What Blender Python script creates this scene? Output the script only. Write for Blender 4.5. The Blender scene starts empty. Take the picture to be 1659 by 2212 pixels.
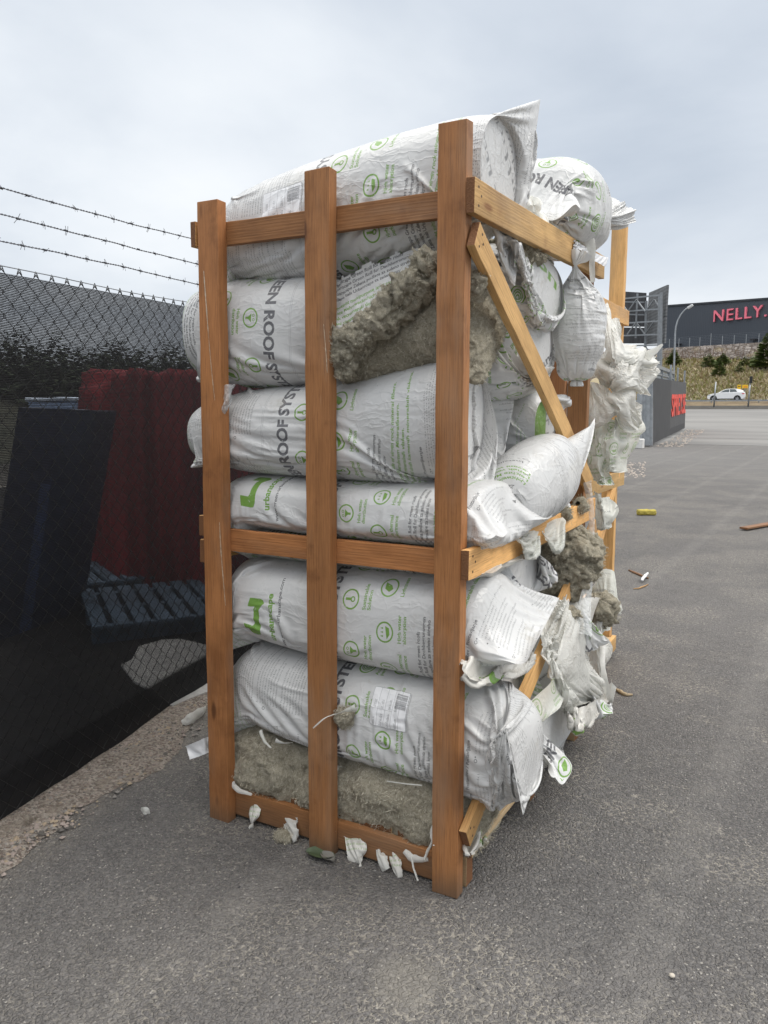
import bpy, math, random
import numpy as np
from mathutils import Vector, Matrix, noise as mnoise

S = bpy.context.scene
COL = S.collection
rnd = random.Random(7)
rad = math.radians

# ------------------------------------------------------------------ camera
CAM = np.array([0.9298, -2.1109, 1.5503])
YAW, PITCH, ROLL, FPX = 0.51099, -0.12949, 0.0012, 1665.74      # FPX for a 1659 x 2212 frame
_f = np.array([-math.sin(YAW)*math.cos(PITCH), math.cos(YAW)*math.cos(PITCH), math.sin(PITCH)])
_r = np.cross(_f, [0, 0, 1.0]); _r /= np.linalg.norm(_r)
_u = np.cross(_r, _f)
_c, _s = math.cos(ROLL), math.sin(ROLL)
_r, _u = _c*_r+_s*_u, -_s*_r+_c*_u
cam = bpy.data.cameras.new('camera'); cam_o = bpy.data.objects.new('camera', cam); COL.objects.link(cam_o)
cam.sensor_fit = 'VERTICAL'; cam.sensor_height = 36; cam.lens = 36*FPX/2212
cam.clip_start = 0.05; cam.clip_end = 2000
m = Matrix.Identity(4)
for i in range(3):
    m[i][0] = _r[i]; m[i][1] = _u[i]; m[i][2] = -_f[i]; m[i][3] = CAM[i]
cam_o.matrix_world = m
S.camera = cam_o

def V(u, v, ax, val):
    """real-world point seen at (u, v) of the photo, on the plane ax = val"""
    d = _f*FPX+_r*(u-829.5)+_u*(1106-v)
    i = 'xyz'.index(ax)
    return CAM+d*(val-CAM[i])/d[i]

ar_ = np.array
# ------------------------------------------------------------------ helpers
def tag(o, label, cat, group=None, kind=None):
    if label: o['label'] = label
    if cat: o['category'] = cat
    if group: o['group'] = group
    if kind: o['kind'] = kind
    return o

def empty(name, loc=(0, 0, 0), label=None, cat=None, group=None, kind=None, rz=0):
    o = bpy.data.objects.new(name, None); COL.objects.link(o)
    o.location = loc; o.rotation_euler = (0, 0, rz); o.empty_display_size = .1
    return tag(o, label, cat, group, kind)

class MB:
    """collects shapes, becomes ONE mesh object"""
    def __init__(s): s.v = []; s.f = []; s.m = []
    def add(s, vs, fs, mi=0):
        b = len(s.v); s.v += [tuple(map(float, p)) for p in vs]
        s.f += [tuple(b+i for i in f) for f in fs]; s.m += [mi]*len(fs); return s
    def hexa(s, p, mi=0):
        return s.add(p, [(0, 3, 2, 1), (4, 5, 6, 7), (0, 1, 5, 4), (1, 2, 6, 5), (2, 3, 7, 6), (3, 0, 4, 7)], mi)
    def box(s, x0, x1, y0, y1, z0, z1, mi=0):
        return s.hexa([(x0, y0, z0), (x1, y0, z0), (x1, y1, z0), (x0, y1, z0), (x0, y0, z1), (x1, y0, z1), (x1, y1, z1), (x0, y1, z1)], mi)
    def tube(s, pts, r, n=6, mi=0, cap=True):
        pts = [Vector(p) for p in pts]; rs = r if isinstance(r, (list, tuple)) else [r]*len(pts)
        vs = []; fs = []; prev = None
        for i, p in enumerate(pts):
            t = (pts[min(i+1, len(pts)-1)]-pts[max(i-1, 0)]).normalized()
            if prev is None: a = t.orthogonal().normalized()
            else:
                a = prev-t*prev.dot(t)
                a = a.normalized() if a.length > 1e-6 else t.orthogonal().normalized()
            prev = a; b = t.cross(a)
            for k in range(n):
                an = 2*math.pi*k/n; vs.append(p+(a*math.cos(an)+b*math.sin(an))*rs[i])
        for i in range(len(pts)-1):
            for k in range(n):
                k2 = (k+1) % n; fs.append((i*n+k, i*n+k2, (i+1)*n+k2, (i+1)*n+k))
        if cap: fs.append(tuple(range(n-1, -1, -1))); fs.append(tuple((len(pts)-1)*n+k for k in range(n)))
        return s.add(vs, fs, mi)
    def bar(s, a, b, w, h, up=(0, 0, 1), mi=0):
        a, b, up = Vector(a), Vector(b), Vector(up); t = (b-a).normalized()
        x = t.cross(up); x = x.normalized() if x.length > 1e-5 else t.orthogonal().normalized()
        y = x.cross(t)
        o = [(-1, -1), (1, -1), (1, 1), (-1, 1)]
        return s.hexa([p+x*(i*w/2)+y*(j*h/2) for p in (a, b) for i, j in o], mi)
    def build(s, name, mats, parent=None, smooth=False, bevel=0, loc=None):
        me = bpy.data.meshes.new(name)
        vs = s.v
        if loc is not None: vs = [(x-loc[0], y-loc[1], z-loc[2]) for x, y, z in vs]
        me.from_pydata(vs, [], s.f); me.update()
        for mt in (mats if isinstance(mats, (list, tuple)) else [mats]): me.materials.append(mt)
        if any(s.m): me.polygons.foreach_set('material_index', s.m)
        if smooth: me.polygons.foreach_set('use_smooth', [True]*len(me.polygons))
        o = bpy.data.objects.new(name, me); COL.objects.link(o)
        if parent: o.parent = parent
        if loc is not None: o.location = loc
        if bevel:
            b = o.modifiers.new('bevel', 'BEVEL'); b.width = bevel; b.segments = 1; b.limit_method = 'ANGLE'
        return o

def grid_mesh(name, X, mats, uv=None, wrap=False, parent=None, loc=(0, 0, 0), keep=None, subsurf=0, solid=0):
    """X: (M, N, 3) array of points -> quad grid object"""
    M, N = X.shape[:2]
    me = bpy.data.meshes.new(name)
    idx = np.arange(M*N).reshape(M, N)
    i2 = np.roll(idx, -1, 1) if wrap else idx[:, 1:]
    i1 = idx if wrap else idx[:, :-1]
    q = np.stack([i1[:-1], i2[:-1], i2[1:], i1[1:]], -1)
    qk = np.ones(q.shape[:2], bool) if keep is None else keep
    uvq = None
    if uv is not None:
        U = uv if not wrap else np.concatenate([uv, uv[:, :1]+np.array([uv[0, 1, 0]-uv[0, 0, 0], 0])*N], 1)
        uvq = np.stack([U[:-1, :-1], U[:-1, 1:], U[1:, 1:], U[1:, :-1]], 2)[qk].reshape(-1, 2)
    q = q[qk]
    nf = len(q)
    me.vertices.add(M*N); me.vertices.foreach_set('co', (X.reshape(-1, 3)-np.array(loc)).astype(np.float32).ravel())
    me.loops.add(nf*4); me.loops.foreach_set('vertex_index', q.astype(np.int32).ravel())
    me.polygons.add(nf); me.polygons.foreach_set('loop_start', np.arange(0, nf*4, 4, dtype=np.int32))
    me.polygons.foreach_set('loop_total', np.full(nf, 4, np.int32))
    me.polygons.foreach_set('use_smooth', np.ones(nf, bool))
    if uvq is not None:
        l = me.uv_layers.new(name='UVMap'); l.data.foreach_set('uv', uvq.astype(np.float32).ravel())
    me.update(calc_edges=True); me.validate()
    for mt in (mats if isinstance(mats, (list, tuple)) else [mats]): me.materials.append(mt)
    o = bpy.data.objects.new(name, me); COL.objects.link(o); o.location = loc
    if parent: o.parent = parent
    if solid:
        s = o.modifiers.new('solid', 'SOLIDIFY'); s.thickness = solid; s.offset = 0
    if subsurf:
        s = o.modifiers.new('sub', 'SUBSURF'); s.levels = subsurf; s.render_levels = subsurf
    return o

# ------------------------------------------------------------------ node helper
class N:
    def __init__(s, name):
        s.m = bpy.data.materials.new(name); s.m.use_nodes = True; s.t = s.m.node_tree; s.t.nodes.clear()
        s.out = s.t.nodes.new('ShaderNodeOutputMaterial')
    def n(s, typ, ins=None, **kw):
        nd = s.t.nodes.new('ShaderNode'+typ)
        for k, v in kw.items(): setattr(nd, k, v)
        for k, v in (ins or {}).items():
            sk = nd.inputs[k]
            if hasattr(v, 'node'): s.t.links.new(v, sk)
            else: sk.default_value = v
        return nd
    def noise(s, vec, scale, detail=4, rough=.55, dist=0):
        return s.n('TexNoise', {'Vector': vec, 'Scale': scale, 'Detail': detail, 'Roughness': rough, 'Distortion': dist}).outputs['Fac']
    def math(s, op, a, b=0., c=0., clamp=False):
        nd = s.t.nodes.new('ShaderNodeMath'); nd.operation = op; nd.use_clamp = clamp
        for i, v in enumerate((a, b, c)):
            if hasattr(v, 'node'): s.t.links.new(v, nd.inputs[i])
            else: nd.inputs[i].default_value = v
        return nd.outputs[0]
    def ramp(s, fac, stops, interp='LINEAR'):
        nd = s.n('ValToRGB', {'Fac': fac}); cr = nd.color_ramp; cr.interpolation = interp
        while len(cr.elements) < len(stops): cr.elements.new(.5)
        for e, (p, c) in zip(cr.elements, stops):
            e.position = p; e.color = (c, c, c, 1) if not isinstance(c, tuple) else (*c, 1)
        return nd.outputs['Color']
    def sstep(s, x, a, b):
        return s.n('MapRange', {'Value': x, 'From Min': a, 'From Max': b, 'To Min': 0., 'To Max': 1.}, interpolation_type='SMOOTHSTEP').outputs[0]
    def mix(s, f, a, b, blend='MIX'):
        nd = s.n('Mix', data_type='RGBA', blend_type=blend)
        for i, v in ((0, f), (6, a), (7, b)):
            if hasattr(v, 'node'): s.t.links.new(v, nd.inputs[i])
            else: nd.inputs[i].default_value = v if not isinstance(v, tuple) or len(v) == 4 else (*v, 1)
        return nd.outputs[2]
    def map(s, vec, scale=(1, 1, 1), loc=(0, 0, 0), rot=(0, 0, 0)):
        return s.n('Mapping', {'Vector': vec, 'Scale': scale, 'Location': loc, 'Rotation': rot}).outputs[0]
    def bump(s, h, strength=.3, dist=.01, normal=None):
        d = {'Height': h, 'Strength': strength, 'Distance': dist}
        if normal is not None: d['Normal'] = normal
        return s.n('Bump', d).outputs[0]
    def bsdf(s, col, rough=.6, normal=None, metal=0., spec=.5, **kw):
        d = {'Base Color': col if hasattr(col, 'node') else (*col[:3], 1), 'Roughness': rough, 'Metallic': metal, 'Specular IOR Level': spec}
        if normal is not None: d['Normal'] = normal
        d.update(kw)
        return s.n('BsdfPrincipled', d).outputs[0]
    def done(s, sh, disp=None):
        s.t.links.new(sh, s.out.inputs['Surface']); return s.m
    def obj(s): return s.n('TexCoord').outputs['Object']
    def pos(s): return s.n('NewGeometry').outputs['Position']
    def uv(s): return s.n('TexCoord').outputs['UV']
    def orand(s): return s.n('ObjectInfo').outputs['Random']

def plain(name, col, rough=.6, metal=0., var=.12, scale=8., bump=0., spec=.5):
    a = N(name); p = a.obj(); f = a.noise(p, scale, 6, .6)
    c = a.mix(a.sstep(f, .3, .7), tuple(x*(1-var) for x in col), tuple(min(1, x*(1+var)) for x in col))
    nm = a.bump(a.noise(p, scale*6, 5), bump, .01) if bump else None
    return a.done(a.bsdf(c, rough, nm, metal, spec))

# ------------------------------------------------------------------ print on the plastic (painted once into a generated texture)
PW, PH, PPM = .62, 1.70, 1650
IW, IH = 2048, 2806
ink = np.zeros((IH, IW, 4), np.float32); ink[..., 3] = 1     # R green ink, G dark ink, B grey ink

PX = 0.      # x offset of the panel being painted
def fill_tris(T, ch, val=1.):
    for a, b, c in (T+np.array([PX, 0], np.float32))*PPM:
        x0, x1 = int(max(0, min(a[0], b[0], c[0]))), int(min(IW-1, max(a[0], b[0], c[0])))+1
        y0, y1 = int(max(0, min(a[1], b[1], c[1]))), int(min(IH-1, max(a[1], b[1], c[1])))+1
        if x1 <= x0 or y1 <= y0: continue
        xs = np.arange(x0, x1)+.5; ys = (np.arange(y0, y1)+.5)[:, None]
        d = (b[1]-c[1])*(a[0]-c[0])+(c[0]-b[0])*(a[1]-c[1])
        if abs(d) < 1e-9: continue
        l1 = ((b[1]-c[1])*(xs-c[0])+(c[0]-b[0])*(ys-c[1]))/d
        l2 = ((c[1]-a[1])*(xs-c[0])+(a[0]-c[0])*(ys-c[1]))/d
        k = (l1 >= -.02) & (l2 >= -.02) & (l1+l2 <= 1.02)
        ink[y0:y1, x0:x1, ch][k] = val

def text_tris(s, bold=0.):
    cu = bpy.data.curves.new('t', 'FONT'); cu.body = s; cu.size = 1; cu.offset = bold; cu.resolution_u = 3
    o = bpy.data.objects.new('t', cu); COL.objects.link(o)
    me = bpy.data.meshes.new_from_object(o.evaluated_get(bpy.context.evaluated_depsgraph_get()))
    me.calc_loop_triangles()
    co = np.empty(len(me.vertices)*3, np.float32); me.vertices.foreach_get('co', co); co = co.reshape(-1, 3)[:, :2]
    ti = np.empty(len(me.loop_triangles)*3, np.int32); me.loop_triangles.foreach_get('vertices', ti)
    bpy.data.objects.remove(o); bpy.data.curves.remove(cu); bpy.data.meshes.remove(me)
    return co[ti.reshape(-1, 3)]

def write(s, x, y, h, ch, width=None, bold=0., val=1., sx=1.):
    T = text_tris(s, bold).copy()
    w = T[..., 0].max()
    k = h
    kx = width/w if width else k*sx
    T[..., 0] = T[..., 0]*kx+x; T[..., 1] = y-T[..., 1]*k
    fill_tris(T, ch, val); return w*kx

def rect(x0, y0, x1, y1, ch, val=1.):
    x0 += PX; x1 += PX
    ink[int(y0*PPM):max(int(y0*PPM)+1, int(y1*PPM)), int(x0*PPM):max(int(x0*PPM)+1, int(x1*PPM)), ch] = val

def poly(pts, ch, val=1.):
    from mathutils.geometry import tessellate_polygon
    P = np.array(pts, np.float32)
    t = tessellate_polygon([[Vector((x, y, 0)) for x, y in pts]])
    fill_tris(P[np.array(t)], ch, val)

def ring(x, y, r, w, ch):
    n = 28; a = [2*math.pi*i/n for i in range(n+1)]; T = []
    for i in range(n):
        p = [(x+math.cos(q)*k, y+math.sin(q)*k) for q in (a[i], a[i+1]) for k in (r, r-w)]
        T += [(p[0], p[1], p[2]), (p[1], p[3], p[2])]
    fill_tris(np.array(T, np.float32), ch)

def words(x0, x1, y, h, ch, val=.8, fill=1.):
    x = x0; end = x0+(x1-x0)*fill
    while x < end:
        w = rnd.uniform(.004, .016); q = x
        while q < min(x+w, end):
            cw = rnd.uniform(.3, .6)*h
            hh = h*rnd.choice((.55, .6, .6, .6, .9))
            rect(q, y-hh, q+cw*.45, y, ch, val); rect(q, y-h*.12, q+cw, y, ch, val*.8)
            if rnd.random() < .6: rect(q, y-h*.6, q+cw, y-h*.48, ch, val*.8)
            q += cw*1.35
        x += w+h*.45

logo_pts = [(435, 525), (445, 600), (460, 655), (630, 685), (675, 670), (695, 620), (700, 330), (740, 285), (790, 240), (770, 205), (740, 190), (555, 185), (518, 282), (640, 285), (612, 330), (600, 520), (580, 548)]
def logo(x, y):
    k = .145/500
    poly([(x+(685-b)*k, y+(a-435)*k) for a, b in logo_pts], 0)
    write('urbanscape', x-.01, y+.142, .036, 0, width=.175, bold=.03)
    write('www.green-urbanscape.com', x-.05, y+.178, .020, 1, width=.27, bold=.018)

def icon(x, y, kind, l1, l2):
    ring(x, y, .032, .0050, 0)
    if kind == 0:
        poly([(x-.016, y+.002), (x-.006, y-.015), (x+.016, y-.017), (x+.006, y+.006), (x-.006, y+.014)], 0)
    elif kind == 1:
        poly([(x-.014, y-.004), (x+.014, y-.004), (x+.004, y+.008), (x+.004, y+.02), (x-.004, y+.02), (x-.004, y+.008)], 0)
        ring(x-.008, y-.013, .005, .002, 0); ring(x+.006, y-.014, .005, .002, 0)
    elif kind == 2:
        for q in (-.012, 0, .012): poly([(x+q, y-.016), (x+q+.003, y-.006), (x+q-.003, y-.006)], 0)
        poly([(x-.02, y+.008), (x+.018, y+.002), (x+.012, y+.016), (x-.006, y+.018)], 0)
    elif kind == 3:
        ring(x, y+.008, .009, .004, 0); poly([(x-.004, y-.02), (x+.004, y-.02), (x+.004, y+.004), (x-.004, y+.004)], 0)
    elif kind == 4:
        poly([(x-.018, y+.022), (x-.022, y+.018), (x+.018, y-.022), (x+.022, y-.018)], 0)
    else:
        for q in (.008, .015, .021): ring(x, y, q, .0032, 0)
    write(l1, x-.03, y+.06, .0185, 0, bold=.02)
    if l2: write(l2, x-.03, y+.079, .0185, 0, bold=.02)

for PX in (0., PW):
    for i in range(4): words(.06, .44, .035+.016*i, .009, 0, .8, rnd.uniform(.6, 1))
    if PX == 0: logo(.24, .15)
    else:
        for i in range(26):
            if i % 9 != 8: words(.05, .28, .09+.0128*i, .0078, 1, .75, rnd.uniform(.6, 1)); words(.33, .58, .09+.0128*i, .0078, 1, .75, rnd.uniform(.5, 1))
        for y in (.10, .23, .34): ring(.03, y, .0055, .0018, 1); ring(.315, y, .0055, .0018, 1)
    for i in range(2): rect(0, .455+.006*i, PW, .4562+.006*i, 1, .5)
    write('GREEN ROOF SYSTEM', .03, .565, .06, 2, width=.56, bold=.035)
    icon(.09, .62, 0, 'Complete', 'solution'); icon(.25, .625, 1, 'High water', 'distribution'); icon(.41, .62, 3, 'Sustainable', 'Solution'); icon(.55, .62, 5, 'Acoustic', 'performance')
    icon(.06, .755, 4, 'High fire', 'resistance'); icon(.19, .755, 3, 'High thermal', 'performance'); icon(.32, .755, 2, 'High water', 'absorption'); icon(.455, .755, 0, 'Lightness', ''); icon(.57, .755, 5, 'Efficient', 'installation')
    for i, s in enumerate(('Urbanscape Green Roll for green roofs', 'Urbanscape Green Roll fur Dachbegrunungen', 'Urbanscape Zelena podlaga za zeleno streho', 'Zelena bala Urbanscape za zeleni krov')):
        write(s, .07, .885+.019*i, .0165, 1, bold=.02)
    for i, s in enumerate(('Lightweight multipurpose layer made of virgin rock mineral fibers.', 'Leichte Mehrzweckschicht aus unberuhrtem Mineralfasern.', 'Lahek vecnamenski sloj narejen iz mineralnih vlaken.', 'Lagani visenamjenski sloj izraden od cistih kamenih mineralnih vlakana.')):
        write(s, .05, .972+.021*i, .0175, 0, bold=.02)
    write('Installation / Anbringung / Postavitev / Postavljanje', .06, 1.085, .0165, 1, bold=.018)
    for b in range(2):
        for i in range(9):
            y = 1.11+.0128*i+.128*b; x0 = .06 if i not in (0,) else .05
            words(.075, .32, y, .0075, 1, .75, rnd.uniform(.5, 1)); words(.36, .585, y, .0075, 1, .75, rnd.uniform(.5, 1))
            if i in (0, 3, 6):
                for q in (.062, .347): rect(q, y-.006, q+.004, y-.002, 1)
        ring(.052, 1.107+.128*b, .0055, .0018, 1); ring(.338, 1.107+.128*b, .0055, .0018, 1)
    for i in range(9): words(.06, .30, 1.375+.0128*i, .0075, 1, .75, rnd.uniform(.5, 1)); words(.34, .58, 1.375+.0128*i, .0075, 1, .75, rnd.uniform(.5, 1))
    write('www.green-urbanscape.com', .06, 1.53, .02, 1, width=.27, bold=.018)
    write('www.green-urbanscape.com', .36, 1.53, .02, 1, width=.24, bold=.018)
PX = 0.
# paper label (its own corner of the sheet): table frame, lines, bar code
lx, ly = .02, 1.585
rect(lx, ly, lx+.20, ly+.0015, 1); rect(lx, ly+.1, lx+.20, ly+.1015, 1); rect(lx, ly, lx+.0015, ly+.1, 1); rect(lx+.1985, ly, lx+.2, ly+.1, 1)
for i in range(1, 5): rect(lx, ly+.02*i, lx+.2, ly+.02*i+.001, 1, .9)
rect(lx+.09, ly, lx+.091, ly+.06, 1)
for i in range(4):
    words(lx+.006, lx+.085, ly+.015+.02*i, .0085, 1, .95, rnd.uniform(.5, 1)); words(lx+.096, lx+.19, ly+.015+.02*i, .0085, 1, .9, rnd.uniform(.3, .9))
x = lx+.11
while x < lx+.185:
    w = rnd.choice((.001, .002, .003)); rect(x, ly+.066, x+w, ly+.097, 1); x += w+rnd.choice((.0012, .002))

IMG = bpy.data.images.new('bag_print', IW, IH, float_buffer=False, is_data=True)
IMG.pixels.foreach_set(np.ascontiguousarray(ink[::-1]).ravel()); IMG.pack()

def film(name, printed=True, transl=.12, tint=(.75, .75, .742), dirt=.5, ghost=1.):
    a = N(name); uv = a.uv(); p = a.obj(); r = a.orand()
    n1 = a.noise(p, 5., 5, .6)
    base = a.mix(a.sstep(n1, .35, .7), tint, tuple(x*.94 for x in tint))
    if printed:
        im = a.n('TexImage', {'Vector': uv}); im.image = IMG; im.extension = 'REPEAT'; im.interpolation = 'Linear'
        sp = a.n('SeparateColor', {'Color': im.outputs['Color']})
        wear = a.math('MULTIPLY', a.sstep(a.noise(p, 60, 5, .7), .27, .42), ghost)
        base = a.mix(a.math('MULTIPLY', sp.outputs[0], a.math('MULTIPLY', wear, .92)), base, (.17, .37, .03))
        base = a.mix(a.math('MULTIPLY', sp.outputs[1], a.math('MULTIPLY', wear, .85)), base, (.07, .07, .075))
        base = a.mix(a.math('MULTIPLY', sp.outputs[2], wear), base, (.17, .17, .18))
    # grime: smears and specks with a shape of their own
    d = a.math('MULTIPLY', a.sstep(a.noise(p, 9., 8, .75), .56, .75), dirt)
    base = a.mix(d, base, (.40, .36, .28))
    sk = a.sstep(a.noise(p, 130., 2, .5), .72, .78)
    base = a.mix(a.math('MULTIPLY', sk, dirt), base, (.16, .13, .10))
    # fine creases: long, thin ridges that run along the bag, plus faint crinkle
    w = a.n('TexNoise', {'Vector': p, 'Scale': 9., 'Detail': 3.}).outputs['Color']
    vv = a.n('VectorMath', {0: p, 1: a.n('VectorMath', {0: w, 1: (.09, .09, .09)}, operation='MULTIPLY').outputs[0]}, operation='ADD').outputs[0]
    def ridge(vec, sc, pw):
        f = a.noise(vec, sc, 2, .5); return a.math('POWER', a.math('SUBTRACT', 1., a.math('ABSOLUTE', a.math('MULTIPLY_ADD', f, 2., -1.))), pw)
    k1 = ridge(a.map(vv, (1.6, 9, 9), rot=(0, .25, .2)), 1.5, 9.)
    k2 = ridge(a.map(vv, (2.5, 15, 15), rot=(.3, -.5, -.45)), 1.6, 10.)
    k3 = ridge(a.map(vv, (9, 3, 9), rot=(.3, .6, .9)), 1.6, 14.)
    v2 = a.n('TexVoronoi', {'Vector': a.map(vv, (1, 1.8, 1), rot=(.4, .7, .2)), 'Scale': 26.}, feature='F1').outputs['Distance']
    amt = a.sstep(a.noise(p, 4., 3, .5), .38, .62)
    h = a.math('ADD', a.math('MULTIPLY', a.math('ADD', k1, a.math('ADD', a.math('MULTIPLY', k2, .7), a.math('MULTIPLY', k3, .6))), a.math('MULTIPLY_ADD', amt, .0042, .0010)), a.math('MULTIPLY', v2, .0016))
    nm = a.bump(h, .34, 1.)
    sh = a.bsdf(base, a.math('ADD', .19, a.math('MULTIPLY', n1, .20)), nm, 0., .5)
    if transl:
        tr = a.n('BsdfTranslucent', {'Color': base, 'Normal': nm}).outputs[0]
        sh = a.n('MixShader', {0: transl, 1: sh, 2: tr}).outputs[0]
    return a.done(sh)

M_bag = film('printed_plastic_film')
M_bag_dirty = film('grimy_printed_film', dirt=1.2, tint=(.70, .68, .63))
M_sheet = film('loose_plastic_film', False, .35, (.84, .835, .79), .5)
M_sheet_p = film('loose_printed_film', True, .35, (.83, .84, .78), .5, .7)
M_paper = film('paper_label', True, 0, (.86, .86, .87), .15)

def clear_film():
    a = N('clear_plastic_film'); p = a.obj()
    nm = a.bump(a.n('TexVoronoi', {'Vector': p, 'Scale': 45.}, feature='DISTANCE_TO_EDGE').outputs['Distance'], .6, .02)
    g = a.bsdf((.8, .82, .82), .2, nm)
    return a.done(a.n('MixShader', {0: .42, 1: a.n('BsdfTransparent').outputs[0], 2: g}).outputs[0])
M_clear = clear_film()

def wood(name, c1, c2, dark, foot=0.):
    a = N(name); p = a.obj(); r = a.orand()
    off = a.n('CombineXYZ', {0: a.math('MULTIPLY', r, 7.3), 1: a.math('MULTIPLY', r, 3.1), 2: a.math('MULTIPLY', r, 5.7)}).outputs[0]
    q = a.n('VectorMath', {0: p, 1: off}, operation='ADD').outputs[0]
    wv = a.noise(a.map(q, (9, 9, .7)), 1., 3, .5)
    g = a.n('TexWave', {'Vector': a.map(q, (1, 1, .045), rot=(.05, .07, .3)), 'Scale': 34., 'Distortion': 7., 'Detail': 3., 'Detail Scale': 1.2}, wave_type='RINGS', rings_direction='Z').outputs['Fac']
    fine = a.noise(a.map(q, (420, 420, 9)), 1., 3, .6)
    c = a.mix(a.math('MULTIPLY', g, .45), c1, c2)
    mo = a.noise(a.map(q, (16, 16, 3.2)), 1., 6, .65)
    c = a.mix(a.sstep(mo, .30, .72), c, tuple(x*1.28 for x in c1))
    c = a.mix(a.math('MULTIPLY', a.sstep(a.noise(q, 3., 4, .6), .48, .7), .5), c, tuple(x*.62 for x in c2))
    c = a.mix(a.math('MULTIPLY', a.sstep(fine, .46, .72), .5), c, dark)
    c = a.mix(a.math('MULTIPLY', a.sstep(wv, .45, .75), .45), c, tuple(x*.6 for x in c1))
    tone = a.math('MULTIPLY_ADD', r, .42, .76); c = a.n('VectorMath', {0: c, 1: a.n('CombineXYZ', {0: tone, 1: a.math('MULTIPLY_ADD', r, .30, .84), 2: a.math('MULTIPLY_ADD', r, .2, .9)}).outputs[0]}, operation='MULTIPLY').outputs[0]
    c = a.mix(a.math('MULTIPLY', a.sstep(a.noise(a.map(q, (5, 5, 1.1)), 1., 5, .6), .50, .70), .38), c, (.30, .225, .165))
    # knots
    vk = a.n('TexVoronoi', {'Vector': a.map(q, (8., .6, 2.4)), 'Scale': 1.}, feature='F1').outputs['Distance']
    c = a.mix(a.math('MULTIPLY', a.sstep(vk, .13, .06), .85), c, dark)
    crk = a.sstep(a.noise(a.map(q, (55, 3, 1.6)), 1., 4, .6), .735, .76); c = a.mix(a.math('MULTIPLY', crk, .8), c, (.05, .022, .012))
    # scuffs, pale scratches, stains
    sc = a.sstep(a.noise(a.map(q, (70, 70, 5)), 1., 4, .6), .70, .78)
    c = a.mix(a.math('MULTIPLY', sc, .35), c, (.70, .52, .36))
    st = a.sstep(a.noise(q, 7., 6, .65), .56, .72)
    c = a.mix(a.math('MULTIPLY', st, .40), c, dark)
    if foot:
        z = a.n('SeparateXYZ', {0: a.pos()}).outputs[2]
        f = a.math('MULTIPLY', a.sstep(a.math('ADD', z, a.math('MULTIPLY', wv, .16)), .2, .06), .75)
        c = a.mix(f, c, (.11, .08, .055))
    nm = a.bump(a.math('ADD', a.math('MULTIPLY', fine, .5), a.math('MULTIPLY', g, .25)), .35, .004)
    return a.done(a.bsdf(c, .62, nm, 0., .35))
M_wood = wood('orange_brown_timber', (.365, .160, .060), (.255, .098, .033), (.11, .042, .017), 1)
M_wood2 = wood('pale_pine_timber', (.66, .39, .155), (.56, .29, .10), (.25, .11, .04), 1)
M_deck = wood('dusty_deck_timber', (.47, .34, .20), (.38, .26, .14), (.17, .11, .06))
M_nail = plain('dark_nail_steel', (.03, .025, .022), .5, .6)

def endgrain():
    a = N('rough_end_grain'); p = a.obj()
    f = a.noise(p, 160, 4, .7)
    c = a.mix(f, (.30, .13, .05), (.13, .055, .022))
    return a.done(a.bsdf(c, .8, a.bump(f, .8, .01)))
M_end = endgrain()

def wool(name, c1, c2, c3):
    a = N(name); p = a.obj()
    n1 = a.noise(p, 16., 8, .7, .6); n2 = a.noise(p, 90., 6, .75, 1.2); n3 = a.noise(p, 5., 4)
    fb = a.noise(a.map(a.n('VectorMath', {0: p, 1: a.n('TexNoise', {'Vector': p, 'Scale': 7., 'Detail': 3.}).outputs['Color']}, operation='ADD').outputs[0], (60, 260, 260)), 1., 3, .6)
    c = a.mix(a.sstep(n1, .3, .7), c1, c2)
    c = a.mix(a.math('MULTIPLY', a.sstep(n2, .48, .62), .8), c, c3)
    c = a.mix(a.math('MULTIPLY', a.sstep(a.noise(p, 130., 5, .7, .8), .52, .66), .75), c, tuple(x*.42 for x in c1))
    c = a.mix(a.math('MULTIPLY', a.sstep(n3, .55, .75), .35), c, tuple(x*.6 for x in c1))
    h = a.math('ADD', a.math('MULTIPLY', n2, .6), a.math('ADD', a.math('MULTIPLY', fb, .5), n1))
    return a.done(a.bsdf(c, .95, a.bump(h, .9, .012), 0., .1))
M_wool = wool('mineral_wool', (.50, .455, .355), (.39, .35, .265), (.62, .575, .47))
M_wool_y = wool('yellow_mineral_wool', (.56, .46, .10), (.47, .38, .08), (.70, .60, .22))
M_wool_f = plain('mineral_wool_fibres', (.50, .42, .28), .9, 0, .25, 30)

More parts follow.
